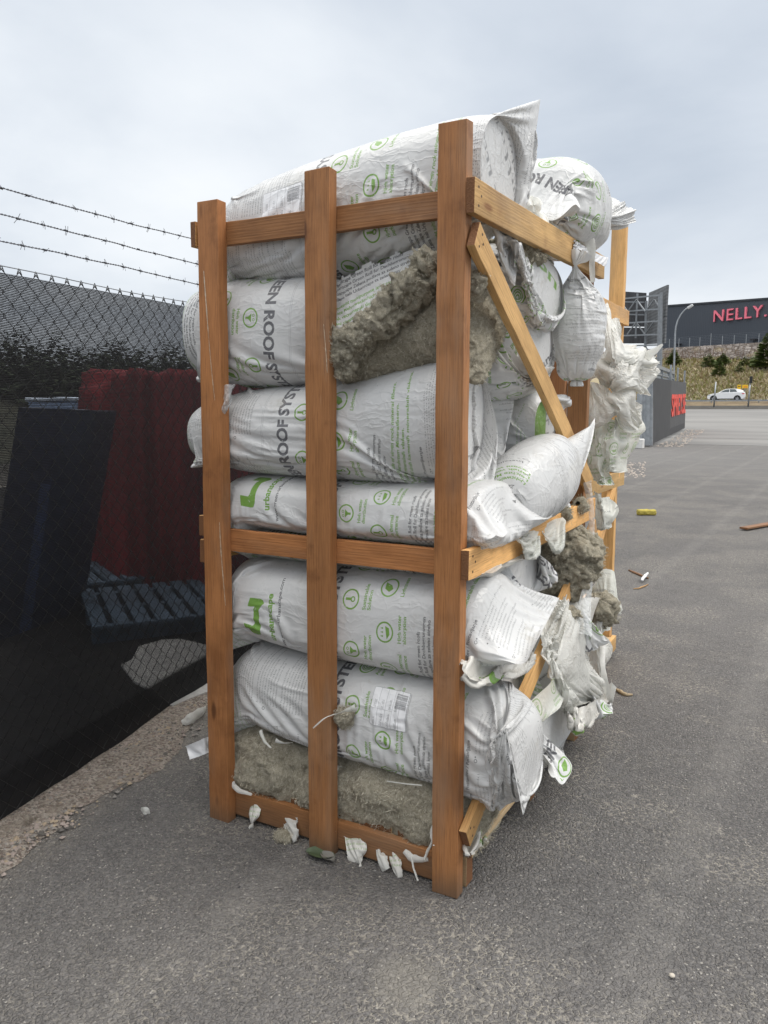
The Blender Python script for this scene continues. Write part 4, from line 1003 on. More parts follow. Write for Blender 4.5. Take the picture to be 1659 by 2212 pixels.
sh2('rounded film flap billowing beneath the rail of second crate', [[(1284, 1060, 1.76), (1300, 1068, 1.72), (1312, 1078, 1.8)], [(1284, 1100, 1.76), (1310, 1098, 1.66), (1331, 1105, 1.8)], [(1286, 1132, 1.78), (1300, 1138, 1.70), (1318, 1132, 1.8)]], seed=96, excess=1.08, amp=.012, mat=M_sheet_p, uv0=(.1, 1.45))
sh2('wide film flap sticking out low on the second crate', [[(1284, 1225, 1.75), (1300, 1235, 1.7), (1318, 1255, 1.75)], [(1270, 1270, 1.72), (1305, 1280, 1.6), (1345, 1300, 1.7)], [(1262, 1330, 1.70), (1300, 1330, 1.56), (1328, 1315, 1.7)], [(1258, 1370, 1.7), (1290, 1375, 1.58), (1318, 1350, 1.7)]], seed=97, excess=1.03, amp=.021, iters=35, crk=.3, pins='top', mat=M_sheet_p, uv0=(.1, 1.42), rag=.006)
sh2('crumpled film hanging near the foot of second crate', [[(1262, 1330, 1.62), (1290, 1335, 1.55), (1312, 1340, 1.66)], [(1262, 1390, 1.62), (1295, 1390, 1.5), (1312, 1380, 1.64)], [(1270, 1460, 1.65), (1290, 1470, 1.55), (1306, 1440, 1.66)]], seed=98, excess=1.04, amp=.025, iters=30, mat=M_sheet)
strip('film_ribbon', [A(1270, 1040, 'x', XS+.04), A(1278, 1110, 'x', XS+.05), A(1275, 1200, 'x', XS+.06), A(1268, 1290, 'x', XS+.08), A(1258, 1370, 'x', XS+.10)], [.02, .012, .016, .025, .04], None, M_clear, 72, label='long clear film ribbon hanging past the rear post', cat='plastic ribbon', group=LG)
strip('film_ribbon', [A(1302, 1395, 'x', .12), A(1303, 1440, 'x', .14), A(1308, 1480, 'x', .15), A(1318, 1512, 'x', .15)], [.014, .011, .018, .012], None, M_sheet, 73, label='torn white ribbon dangling towards the asphalt', cat='plastic ribbon', group=LG)
strip('film_spike', [V(1385, 775, 'y', 2.05), V(1400, 768, 'y', 2.0), V(1432, 744, 'y', 2.0)], [.035, .025, .004], None, M_sheet, 74, label='pointed film tip sticking out to the right', cat='plastic ribbon', group=G2)
sh2('ragged film strip with frayed end near the ground', [[(1290, 1490, 1.5), (1310, 1480, 1.5), (1330, 1455, 1.5)], [(1296, 1505, 1.48), (1314, 1500, 1.48), (1328, 1485, 1.5)], [(1306, 1525, 1.5), (1314, 1525, 1.49), (1320, 1520, 1.5)]], seed=99, excess=1.08, amp=.01, rag=.008, mat=M_sheet, res=.008)

# ------------------------------------------------------------------ ground
FA = ar([-1.66, -.44]); FD = ar([-.2169, .9762]); FN = ar([.9762, .2169])
def gz(x, y):
    """height of the terrain: flat yard, rising forecourt, road, bank"""
    d = y+2.1
    z = np.interp(d, [0, 34, 44, 54, 66, 77, 79, 90], [0, 0, .16, .50, 1.2, 2.02, 2.5, 2.62])
    return z
def terrain(name, x0, x1, ys, mat, dz=0., nx=12, zf=gz, kind='structure'):
    xs = np.linspace(x0, x1, nx); X = np.empty((len(ys), nx, 3))
    for i, y in enumerate(ys):
        for j, x in enumerate(xs): X[i, j] = (x, y, zf(x, y)+dz)
    o = grid_mesh(name, X, mat); o['kind'] = kind; return o

def m_asphalt():
    a = N('worn_asphalt'); p = a.pos()
    w = a.n('VectorMath', {0: p, 1: a.n('VectorMath', {0: a.n('TexNoise', {'Vector': p, 'Scale': 28., 'Detail': 2.}).outputs['Color'], 1: (.022, .022, .0)}, operation='MULTIPLY').outputs[0]}, operation='ADD').outputs[0]
    e1 = a.n('TexVoronoi', {'Vector': w, 'Scale': 62., 'Randomness': 1.}, feature='DISTANCE_TO_EDGE').outputs['Distance']
    e2 = a.n('TexVoronoi', {'Vector': w, 'Scale': 120.}, feature='DISTANCE_TO_EDGE').outputs['Distance']
    big = a.noise(p, 1.15, 5, .6, .3); mid = a.noise(p, 6.5, 5, .65); huge = a.noise(p, .35, 3, .5); fine = a.noise(p, 230., 3, .6)
    hold = a.sstep(a.math('ADD', a.math('MULTIPLY', big, .72), a.math('MULTIPLY', mid, .28)), .46, .57)       # where dust has settled
    gap = a.math('SUBTRACT', 1., a.sstep(e1, .03, .16)); gap2 = a.math('SUBTRACT', 1., a.sstep(e2, .05, .28))
    brk = a.sstep(a.noise(p, 52., 4, .65), .42, .58)
    dust = a.math('MULTIPLY', a.math('MULTIPLY', gap, brk), a.math('ADD', a.math('MULTIPLY', hold, .72), .05))
    speck = a.math('MULTIPLY', a.math('MULTIPLY', gap2, a.sstep(a.noise(p, 90., 3, .6), .50, .66)), .55)
    stone = a.mix(a.sstep(huge, .35, .65), (.138, .133, .131), (.172, .164, .159))
    stone = a.mix(a.math('MULTIPLY', a.sstep(mid, .35, .7), .5), stone, (.104, .100, .099))
    cell = a.n('TexVoronoi', {'Vector': w, 'Scale': 62.}, feature='F1')
    stone = a.mix(.16, stone, a.n('SeparateColor', {'Color': cell.outputs['Color']}).outputs[0], 'SOFT_LIGHT')
    g1 = a.n('SeparateColor', {'Color': a.n('TexVoronoi', {'Vector': p, 'Scale': 210.}, feature='F1').outputs['Color']}).outputs
    stone = a.mix(a.math('MULTIPLY', a.sstep(g1[0], .55, 1.), .6), stone, (.062, .060, .060)); stone = a.mix(a.math('MULTIPLY', a.sstep(g1[1], .72, 1.), .5), stone, (.22, .205, .19)); stone = a.mix(a.math('GREATER_THAN', g1[2], .988), stone, (.36, .34, .31))
    c = a.mix(speck, stone, (.30, .275, .245))
    c = a.mix(dust, c, (.37, .34, .29))
    film_ = a.math('MULTIPLY', a.sstep(a.noise(p, .9, 6, .6, .6), .52, .72), .35)
    c = a.mix(film_, c, (.185, .175, .160))
    # smooth patches filled with grit, tyre sweep, pale scratches
    y = a.n('SeparateXYZ', {0: p}).outputs
    far = a.sstep(y[1], 9., 26.)
    c = a.mix(a.math('MULTIPLY', far, .6), c, a.mix(a.noise(a.map(p, (.15, 1.2, 1)), 1., 4, .6), (.17, .165, .162), (.235, .227, .218)))
    arc = a.n('TexWave', {'Vector': a.map(p, (.3, .03, 1), rot=(0, 0, .25)), 'Scale': 1., 'Distortion': 3.5, 'Detail': 2., 'Detail Scale': .6}).outputs['Fac']
    c = a.mix(a.math('MULTIPLY', a.sstep(arc, .93, 1.), a.math('MULTIPLY', a.sstep(mid, .35, .6), .26)), c, (.29, .275, .255))
    scr = a.sstep(a.noise(a.map(p, (1.2, 22, 1), rot=(0, 0, .55)), 1., 4, .6), .715, .76)
    c = a.mix(a.math('MULTIPLY', scr, .35), c, (.42, .40, .36))
    fd_ = a.n('VectorMath', {0: a.n('VectorMath', {0: p, 1: (FA[0], FA[1], 0.)}, operation='SUBTRACT').outputs[0], 1: (FN[0], FN[1], 0.)}, operation='DOT_PRODUCT').outputs['Value']
    spill = a.math('MULTIPLY', a.sstep(a.math('ADD', fd_, a.math('MULTIPLY', mid, .35)), .62, .22), a.sstep(a.noise(p, 70., 5, .7), .40, .58))
    c = a.mix(a.math('MULTIPLY', spill, .85), c, (.27, .24, .20))
    q_ = V(880, 2120, 'z', 0)
    dd = a.n('VectorMath', {0: p, 1: tuple(q_)}, operation='DISTANCE').outputs['Value']
    c = a.mix(a.math('MULTIPLY', a.sstep(a.math('ADD', dd, a.math('MULTIPLY', mid, .12)), .19, .11), .7), c, (.24, .225, .20))
    h = a.math('ADD', a.math('MULTIPLY', a.sstep(e1, .0, .22), .8), a.math('ADD', a.math('MULTIPLY', a.sstep(e2, 0., .3), .35), a.math('MULTIPLY', fine, .3)))
    nm = a.bump(h, .8, .007)
    return a.done(a.bsdf(c, .88, nm, 0., .25))
def m_grit():
    a = N('roadside_grit'); p = a.pos()
    v = a.n('TexVoronoi', {'Vector': p, 'Scale': 105.}, feature='F1')
    v2 = a.n('TexVoronoi', {'Vector': p, 'Scale': 240.}, feature='F1')
    g = a.n('SeparateColor', {'Color': v.outputs['Color']}).outputs
    c = a.mix(g[0], (.13, .115, .10), (.42, .38, .33)); c = a.mix(a.math('MULTIPLY', g[1], .3), c, (.30, .20, .16))
    m_ = a.noise(p, 6., 6, .65)
    c = a.mix(a.math('MULTIPLY', a.sstep(m_, .55, .66), .6), c, (.25, .215, .175))
    c = a.mix(a.math('MULTIPLY', a.sstep(a.noise(p, 11., 5, .6), .58, .7), .7), c, (.10, .082, .065))
    h = a.math('ADD', a.math('SUBTRACT', 1., v.outputs['Distance']), a.math('MULTIPLY', v2.outputs['Distance'], .4))
    return a.done(a.bsdf(c, .95, a.bump(h, .8, .012), 0., .15))
def m_flat(name, c1, c2, sc, rough=.95, st=(1, 1, 1), bump=.3):
    a = N(name); p = a.pos(); f = a.noise(a.map(p, st), sc, 7, .65)
    c = a.mix(a.sstep(f, .32, .68), c1, c2)
    return a.done(a.bsdf(c, rough, a.bump(a.noise(p, sc*9, 5, .6), bump, .05), 0., .2))
M_asph = m_asphalt(); M_grit = m_grit()
ys = list(np.concatenate([np.arange(-8, 31, 3.), np.arange(31, 76, 2.)]))
terrain('asphalt_yard', -14, 60, ys, M_asph, 0., 20)
M_soil = m_flat('dark_bare_soil', (.055, .05, .045), (.085, .08, .07), 1.5)
terrain('wide_ground', -400, 400, [-300, -60, -8, 31, 40, 50, 60, 70, 79, 90, 200, 600], M_soil, -.03, 9)

# gravel strip between the asphalt and the fence, asphalt edge frayed
def fp(s, off=0., z=0.): q = FA+FD*s+FN*off; return (q[0], q[1], z)
n_ = 900; X = np.empty((n_, 7, 3)); rs = np.random.RandomState(3)
edge = [(-6, -.55), (-.75, .05), (-.15, .20), (.13, .24), (.45, .20), (.69, .13), (1.4, .16), (3, .2), (22, .3)]
for i, y in enumerate(np.linspace(-4, 21, n_)):
    sfe = (y+.44)/FD[1]
    wdt = .12+np.interp(y, [-4, -.62, -.16, .13, .69, 1.3, 4, 21], [.42, .22, .235, .30, .165, .20, .22, .3])+mnoise.noise((y*2.1, 0, 0))*.06+mnoise.noise((y*9, 3, 0))*.025+mnoise.noise((y*31, 7, 0))*.008
    for j in range(7):
        q = fp(sfe, -.12+j/6*(wdt+(.03*mnoise.noise((y*60, 1, 0))+.02*mnoise.noise((y*140, 5, 0)) if j == 6 else 0)), .0025+.012*math.sin(j/6*math.pi)*(1+mnoise.noise((y*5, j*.5, 0)))); X[i, j] = q
g_ = grid_mesh('gravel_verge', X, M_grit); g_['kind'] = 'structure'
mb = MB(); r = random.Random(5)
def pebble(mb, p, s, mi):
    q = [Vector([r.uniform(.6, 1.2)*c for c in v])*s for v in ((1, 0, 0), (0, 1, 0), (-1, 0, 0), (0, -1, 0), (0, 0, .7), (0, 0, -.5))]
    a = r.uniform(0, 6.3); R_ = Matrix.Rotation(a, 3, 'Z')
    mb.add([R_ @ v+Vector(p) for v in q], [(0, 1, 4), (1, 2, 4), (2, 3, 4), (3, 0, 4), (1, 0, 5), (2, 1, 5), (3, 2, 5), (0, 3, 5)], mi)
for _ in range(10000):
    s = r.triangular(-2, 7, .4); o = r.triangular(-.06, .30, .06)
    if mnoise.noise((s*3, o*8, 2)) < r.uniform(-.35, .25): continue
    pebble(mb, fp(s, o, .008), r.choice((.003, .004, .005, .007, .009, .013)), r.randrange(4))
gv = mb.build('gravel', [plain('grit_'+k, c, .95) for k, c in (('grey', (.26, .24, .22)), ('tan', (.36, .29, .21)), ('dark', (.12, .11, .10)), ('pink', (.33, .275, .245)))])
gv['kind'] = 'stuff'

# ------------------------------------------------------------------ chain-link fence with screening net
def m_net():
    a = N('black_screening_net'); uv = a.uv()
    big = a.noise(uv, 55., 4, .75)
    xy = a.n('SeparateXYZ', {0: uv}).outputs; row = xy[1]
    sx = a.math('ABSOLUTE', a.math('SINE', a.math('MULTIPLY', xy[0], 3.14159/.0042))); sy = a.math('ABSOLUTE', a.math('SINE', a.math('MULTIPLY', a.math('MULTIPLY_ADD', big, .004, row), 3.14159/.0062)))
    v = a.math('MULTIPLY', a.math('POWER', sx, .7), a.math('POWER', sy, .7))
    hole = a.math('MULTIPLY', a.math('GREATER_THAN', v, a.math('MULTIPLY_ADD', big, -.55, 1.05)), .85)
    # hem: the net is doubled along the bottom
    hole = a.math('MULTIPLY', hole, a.math('ADD', .05, a.math('MULTIPLY', a.sstep(row, .17, .20), .95)))
    rib = a.n('TexWave', {'Vector': uv, 'Scale': 55., 'Distortion': .6}, bands_direction='Y').outputs['Fac']
    col = a.mix(rib, (.006, .006, .007), (.016, .016, .018))
    d = a.bsdf(col, .7, a.bump(v, .4, .002), 0., .25)
    return a.done(a.n('MixShader', {0: hole, 1: d, 2: a.n('BsdfTransparent').outputs[0]}).outputs[0])
M_net = m_net()
M_wire = plain('black_coated_wire', (.012, .012, .013), .32, 0, .1, 20, 0, .6)
M_galv = plain('galvanised_steel', (.36, .38, .40), .45, .6, .15, 5.)
M_barb = plain('dull_barbed_wire', (.10, .10, .11), .5, .6, .2, 20)
fence = empty('chain_link_fence', fp(4), 'tall black netted chain link fence topped with three barbed wires', 'fence')
FO = Vector(fence.location)
def fb(mb, name, mat, smooth=True):
    mb.v = [(x-FO.x, y-FO.y, z-FO.z) for x, y, z in mb.v]; return mb.build(name, mat, fence, smooth)
HT = lambda s: 2.065+.045*min(1, max(0, (s-.17)/1.4))
ns, nz = 220, 22; X = np.empty((nz, ns, 3)); U = np.empty((nz, ns, 2))
for j, s in enumerate(np.linspace(-3.2, 21.5, ns)):
    for i in range(nz):
        t = i/(nz-1); z = t*(HT(s)-.012)
        off = -.006+.010*mnoise.noise((s*1.3, z*1.1, 0))+(.012*mnoise.noise((s*4, 0, 5)) if t > .93 else 0)+.02*max(0, .12-t)*8*mnoise.noise((s*3, 1, 2))
        X[i, j] = fp(s, off-.012, max(.004, z)); U[i, j] = (s, z)
o = grid_mesh('screening_net', X-ar(FO), M_net, U, False, fence)
mb = MB(); PW_, PHH = .088, .0425; nrow = int(2.05/PHH)
for k in range(-38, 92):
    s0 = k*PW_; lit = s0 < 3.2
    pts = []
    for j in range(nrow+1):
        z = HT(s0)-j*PHH
        if z < .01: break
        pts.append(fp(s0+(j % 2)*PW_/2*(1 if k % 1 == 0 else -1)+.004*mnoise.noise((k*3.1, j*.7, 0)), .004*(1 if j % 2 else -1), z+.003*mnoise.noise((k, j*1.3, 4))))
    pts2 = [(x-2*0, y, z) for x, y, z in pts]
    mb.tube(pts, .0017, 4, 0, False)
    # the mirrored half of the weave
    q = []
    for j in range(nrow+1):
        z = HT(s0)-j*PHH
        if z < .01: break
        q.append(fp(s0-(j % 2)*PW_/2+.004*mnoise.noise((k*3.1, j*.7, 9)), .004*(-1 if j % 2 else 1), z+.003*mnoise.noise((k, j*1.3, 14))))
    mb.tube(q, .0017, 4, 0, False)
    if lit: mb.tube([fp(s0-.012, 0, HT(s0)-.012), fp(s0-.006, .004, HT(s0)+.010), fp(s0+.006, -.004, HT(s0)+.010), fp(s0+.012, 0, HT(s0)-.012)], .002, 4, 0, False)
fb(mb, 'wire_mesh', M_wire)
mb = MB(); mb.tube([fp(s, .004, HT(s)+.004+.004*math.sin(s*5)) for s in np.linspace(-3.2, 21, 120)], .0022, 5); fb(mb, 'top_wire', M_galv)
def barb(z0, z1, nm):
    mb = MB(); L = lambda s: z0+(z1-z0)*(s-.19)/1.37 if s < 2.6 else z0+(z1-z0)*1.76
    ss = np.arange(-3.2, 8, .012)
    for ph in (0, math.pi):
        mb.tube([fp(s, .0022*math.cos(s*170+ph), L(s)+.0022*math.sin(s*170+ph)+.008*math.sin(s*2.1+z0*9)+.004*mnoise.noise((s*4, z0*5, 0))) for s in ss], .0016, 4, 0, False)
    s = -3.1+z0*.37 % .1; rr = random.Random(int(z0*100))
    while s < 7.9:
        zc = L(s)+.008*math.sin(s*2.1+z0*9)
        for q in range(2):
            an = rr.uniform(0, 3.1); dx, dz_, dy = .018*math.cos(an), .018*math.sin(an), rr.uniform(-.012, .012)
            o_ = (q-.5)*.01
            mb.tube([fp(s+o_-dx*.6, -dy, zc-dz_), fp(s+o_, .004, zc), fp(s+o_+dx*.6, dy, zc+dz_)], .0011, 3, 0, False)
        mb.tube([fp(s-.009, 0, zc), fp(s+.009, 0, zc)], .0042, 5)
        s += .128*rr.uniform(.93, 1.07)
    return fb(mb, 'barbed_wire', M_barb, False)
barb(2.345, 2.455, 'a'); barb(2.248, 2.333, 'b'); barb(2.155, 2.225, 'c')
for s in (-2.1, 3.0, 6.0, 9.0, 12., 15., 18., 21.4):
    mb = MB(); mb.tube([fp(s, -.05, 0), fp(s, -.05, 2.1), fp(s, -.02, 2.5)], .024, 8); fb(mb, 'post', M_galv)

# ------------------------------------------------------------------ what shows through the net
M_red = m_flat('red_tarpaulin', (.27, .014, .020), (.14, .010, .014), 3., .6, (1, 1, .3))
M_navy = plain('navy_panel', (.012, .019, .045), .5, 0, .25, 3.)
M_navy_e = plain('navy_panel_edge', (.035, .06, .14), .5, 0, .2, 3.)
M_blue = plain('pale_blue_paint', (.30, .40, .60), .5)
M_pal = plain('grey_blue_pallet_wood', (.07, .11, .16), .7, 0, .3, 4.)
M_patch = m_flat('pale_ground', (.50, .49, .47), (.36, .35, .34), 9.)
M_black = m_flat('near_black_ground', (.010, .010, .011), (.020, .019, .018), 2.)  # near-black base colour for the dark ground behind the net
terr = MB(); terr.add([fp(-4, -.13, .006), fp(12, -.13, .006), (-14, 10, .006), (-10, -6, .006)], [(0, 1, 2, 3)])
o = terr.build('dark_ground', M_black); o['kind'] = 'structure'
ga, gb, gc = V(183, 1228, 'z', 0), V(262, 1282, 'z', 0), V(470, 1288, 'z', 0)
ctr = (ga+gc)/2
P0 = [ga, gb, gc, gc+ar([-.3, 1.1, 0]), ga+ar([-.1, .8, 0])]
ring_ = []
for i in range(5):
    for t in np.linspace(0, 1, 40, endpoint=False): ring_.append(P0[i]*(1-t)+P0[(i+1) % 5]*t)
ring_ = ar(ring_); cen = ring_.mean(0); nz = 30; X = np.empty((nz+6, len(ring_), 3))
for k in range(len(ring_)):
    d = ring_[k]-cen; d /= np.linalg.norm(d)
    top = (1.74 if k < 34 else 1.88)+.10*mnoise.noise((k*.11, 0, 0))+.06*mnoise.noise((k*.4, 4, 0))
    for i in range(nz):
        t = i/(nz-1); f = .05*mnoise.noise((k*.22, t*.8, 0))+.03*mnoise.noise((k*.6, t*1.5, 3))+.03*math.sin(k*.9)
        X[i, k] = ring_[k]+d*(f+.05*math.sin(t*math.pi)-.06*t)+ar([0, 0, max(.01, top*t)])
    for i in range(6): X[nz+i, k] = X[nz-1, k]*(1-(i+1)/6.3)+ar([cen[0], cen[1], 1.9])*((i+1)/6.3)
o = grid_mesh('tarpaulin_stack', X, M_red, None, True, None, tuple(cen)); tag(o, 'tall stack under a dark red tarpaulin behind the fence net', 'tarpaulin')
nv = empty('panel_stack', tuple(V(60, 1400, 'z', 0)), 'dark navy panels leaning upright behind the fence net', 'panels')
def leanp(b0, b1, u0, u1, vt, t, mat, name='panel'):
    q0, q1 = V(*b0, 'z', 0), V(*b1, 'z', 0)
    d0 = math.hypot(*(q0-CAM)[:2]); d1 = math.hypot(*(q1-CAM)[:2])
    r0, r1 = V(u0, vt, 'y', q0[1]+.25), V(u1, vt+4, 'y', q1[1]+.25)
    th = ar([-.35, .9, 0])*t
    mb = MB(); mb.hexa([q0, q1, q1+th, q0+th, r0, r1, r1+th, r0+th])
    return mb
lx_ = ar(nv.location)
for b0, b1, u0, u1, vt, t, mt in (((-40, 1400), (38, 1372), 40, 112, 880, .25, M_navy), ((40, 1372), (66, 1362), 112, 132, 882, .25, M_navy_e), ((66, 1362), (136, 1335), 132, 212, 884, .3, M_navy)):
    mb = leanp(b0, b1, u0, u1, vt, t, mt); mb.v = [tuple(ar(p)-lx_) for p in mb.v]; mb.build('panel', mt, nv)
bx = V(150, 1010, 'z', 0)
bc = empty('site_container', (bx[0], bx[1], 0), 'pale blue container roof showing above the navy panels', 'container')
zt_ = V(140, 858, 'y', bx[1])[2]
mb = MB(); mb.box(-1.5, 1.3, -.1, 1.9, 0, zt_-.12); mb.build('body', M_blue, bc, bevel=.03)
mb = MB(); mb.box(-1.56, 1.36, -.16, 1.96, zt_-.11, zt_); mb.build('roof', plain('pale_roof', (.62, .70, .82), .5), bc, bevel=.03)
p_ = V(172, 1168, 'z', 0); pb = empty('bucket', (p_[0], p_[1], 0), 'white bucket standing between the navy panels and red tarpaulin', 'bucket')
mb = MB(); mb.tube([(0, 0, 0), (0, 0, .30)], [.13, .16], 14); mb.build('body', plain('white_plastic', (.72, .72, .72), .5), pb, True)
mb = MB(); mb.tube([(math.cos(a)*.165, 0, .28+math.sin(a)*.14) for a in np.linspace(0, math.pi, 12)], .005, 5); mb.build('handle', M_galv, pb)
pc = V(300, 1330, 'z', 0)
for i, (u, v, hgt, rz, lb) in enumerate(((215, 1265, .16, -.5, 'grey blue slatted pallet lying at the foot of the red tarpaulin'), (330, 1335, .14, -.62, 'grey blue slatted pallet lying nearest the fence net'))):
    q = V(u, v, 'z', 0); pt = empty('pallet', (q[0], q[1], 0), lb, 'pallet', 'pallets behind the fence', None, rz)
    for k in range(7):
        mb = MB(); mb.box(-.6, .6, -.42+k*.14-.05, -.42+k*.14+.05, hgt-.022, hgt); mb.build('slat', M_pal, pt)
    for k in (-.5, 0, .5):
        mb = MB(); mb.box(k-.04, k+.04, -.47, .47, 0, hgt-.024); mb.build('runner', M_pal, pt)
sl = [V(u, v, 'z', 0) for u, v in ((262, 1442), (285, 1432), (300, 1402), (350, 1388), (390, 1386), (470, 1405), (470, 1492), (372, 1532), (350, 1520), (318, 1492), (290, 1478))]  # outline of the brighter ground, built as a thin pale polygon
mb = MB(); n = len(sl); mb.add([(p[0], p[1], .02) for p in sl]+[(p[0], p[1], -.02) for p in sl], [tuple(range(n-1, -1, -1))]+[(i, (i+1) % n, n+(i+1) % n, n+i) for i in range(n)])
o = mb.build('ground_patch', M_patch); tag(o, 'pale patch for the brighter ground behind the fence net', 'slab')
import bmesh
bm = bmesh.new(); bm.from_mesh(o.data); bmesh.ops.recalc_face_normals(bm, faces=bm.faces); bm.to_mesh(o.data); bm.free()

# wooded hill far behind the fence
def m_foliage(name, c1, c2):
    a = N(name); p = a.obj(); f = a.noise(p, 1.6, 4, .6)
    return a.done(a.bsdf(a.mix(a.sstep(f, .35, .65), c1, c2), .9, None, 0., .15))
M_fol = m_foliage('dark_conifer_foliage', (.030, .042, .026), (.055, .068, .040))
M_bark = plain('grey_bark', (.11, .085, .065), .9)
def conifer(mb, x, y, z, h, w, r, n=120, mi=0, droop=.35):
    for i in range(n):
        t = r.random()**.8; zz = z+h*(.08+.92*t); rr = w*(1-t)**.85*r.uniform(.45, 1.15)+.02*h; a = r.uniform(0, 6.283)
        ca, sa = math.cos(a), math.sin(a); l = max(.03*h, rr*.55); wd = l*r.uniform(.22, .4)
        b = Vector((x+ca*rr*.45, y+sa*rr*.45, zz)); e = Vector((x+ca*rr, y+sa*rr, zz-droop*l*r.uniform(-.3, 1)))
        s = Vector((-sa, ca, r.uniform(-.4, .4)))*wd
        mb.add([b-s*.5, b+s*.5, e+s, e+(e-b)*.35, e-s], [(0, 1, 2, 3, 4)], mi)
r = random.Random(21); mb = MB()
for i in range(300):
    hd = rad(r.uniform(30, 72)); d = r.uniform(55, 110)
    x, y = CAM[0]-math.sin(hd)*d, CAM[1]+math.cos(hd)*d
    zb = -1+d*.045; conifer(mb, x, y, zb, r.uniform(3.6, 6.2)*d/80+.3, r.uniform(1.6, 2.8)*d/80, r, 170)
    mb.bar((x, y, zb-2), (x, y, zb+3), .25, .25)
o = mb.build('forest', M_fol); o['kind'] = 'stuff'
X = np.empty((14, 40, 3))
for j, hd in enumerate(np.linspace(22, 80, 40)):
    for i, d in enumerate(np.linspace(18, 150, 14)):
        X[i, j] = (CAM[0]-math.sin(rad(hd))*d, CAM[1]+math.cos(rad(hd))*d, -.2+max(0, (d-24))*.07+.6*mnoise.noise((d*.05, hd*.2, 0)) if d > 19 else -.4)
o = grid_mesh('hill', X, m_flat('dark_scrub', (.035, .038, .026), (.06, .058, .04), .5)); o['kind'] = 'structure'

# ------------------------------------------------------------------ litter on the asphalt
q = V(1395, 1113, 'z', 0)
ow, _ = woollog('wool_offcut', 'yellow mineral wool offcut lying alone on the asphalt', q+ar([-.12, -.06, .045]), q+ar([.13, .07, .045]), .05, .045, .012, 3., .012, 4., 0, M_wool_y, 'wool offcut')
q0, q1 = V(1606, 1143, 'z', 0.02), V(1690, 1128, 'z', 0.02)
mb = MB(); d = (q1-q0)/np.linalg.norm(q1-q0); sd = np.cross(d, [0, 0, 1]); rs = np.random.RandomState(4)
o = plank('broken_board', q0+ar([0, 0, .012]), q0+d*.9+ar([0, 0, .012]), .11, .025, tuple(sd), M_wood, None, (), 77); tag(o, 'broken brown board lying at the right edge of the asphalt', 'board')
def stick(label, uv_, r0, mat, seed, z=.008, cat='stick'):
    pts = [V(u, v, 'z', z) for u, v in uv_]; rs = np.random.RandomState(seed); P = bicubic([[p]*2 for p in pts], 14, 2)[:, 0]
    P = P+rs.randn(*P.shape)*ar([.002, .002, .001]); mb = MB(); k = len(P)
    mb.tube(P, [r0*(.35+.65*math.sin(math.pi*min(.95, .08+i/(k-1)*.85)))*(1+.15*rs.randn()) for i in range(k)], 6)
    o = mb.build('wood_splinter', mat, None, True); return tag(o, label, cat)
stick('brown wood splinter lying under a pale chip on the asphalt', [(1358, 1231), (1375, 1239), (1400, 1249)], .013, M_wood, 1)
stick('pale wood chip lying across the brown splinter', [(1386, 1253), (1392, 1246), (1399, 1238)], .016, M_paper, 2, .03)
stick('thin straight wooden sliver on the asphalt nearest the splinter', [(1368, 1272), (1382, 1270), (1401, 1262)], .008, M_wood2, 3)
stick('weathered grey brown stick on the asphalt beside the dangling ribbon', [(1322, 1484), (1338, 1493), (1352, 1501), (1366, 1500)], .011, M_deck, 4)
def leaf(label, u, v, s, rz, mat):
    q = V(u, v, 'z', .004); G = []
    X = np.empty((9, 7, 3))
    for i in range(9):
        for j in range(7):
            t = i/8; w = math.sin(math.pi*(.04+t*.94))**.8*.32; a = (j/3-1)
            X[i, j] = ((t-.5)*s, a*w*s, .012*abs(a)+.018*math.sin(t*5)*s*8*.15+.006)
    c_, s_ = math.cos(rz), math.sin(rz); Y = X.copy(); Y[..., 0] = X[..., 0]*c_-X[..., 1]*s_; Y[..., 1] = X[..., 0]*s_+X[..., 1]*c_
    o = grid_mesh('leaf', Y, mat, None, False, None, (0, 0, 0), None, 1); o.location = tuple(q); return tag(o, label, 'leaf')
M_leaf = plain('dull_green_leaf', (.07, .10, .05), .6, 0, .3, 30)
leaf('dull green leaf lying at the foot of the middle post', 692, 1851, .11, .2, M_leaf)
leaf('narrow grey leaf beside the green one on the asphalt', 708, 1858, .07, -.3, plain('grey_leaf', (.20, .19, .17), .8))
lump('wool_scrap', 'small frayed wool scrap on the asphalt before the bottom rail', [V(597, 1802, 'z', .012), V(610, 1808, 'z', .014), V(628, 1815, 'z', .01)], [.010, .018, .010], 77, amp=.012, fuzz=200, res=.006)
for i, (u, v, s, lb) in enumerate(((1363, 1287, .0, ''), (1278, 1277, .022, 'small pale pebble on the asphalt right of the rear post'), (1452, 2113, .016, 'small cream pebble on the near asphalt'))):
    if not lb: continue
    mb = MB(); q = V(u, v, 'z', .0); pebble(mb, (q[0], q[1], s*.5), s, 0); o = mb.build('pebble', plain('pale_pebble_%d' % i, (.55, .50, .42), .8), None, True, loc=tuple(q)); s_ = o.modifiers.new('sub', 'SUBSURF'); s_.render_levels = 2
    tag(o, lb, 'pebble')
for i, (G, lb, mt) in enumerate(((((393, 1562), (418, 1550), (444, 1533)), 'crumpled white plastic strip lying along the fence foot', M_sheet), (((306, 1752), (313, 1752), (320, 1758)), 'tiny clear plastic scrap on the gravel verge', M_sheet))):
    pts = [V(u, v, 'z', .02+.02*(k % 2)) for k, (u, v) in enumerate(G)]
    strip('plastic_scrap', pts, [.012, .03, .02] if i == 0 else [.012, .016, .008], None, mt, 200+i, label=lb, cat='plastic scrap')
r = random.Random(9); mb = MB()
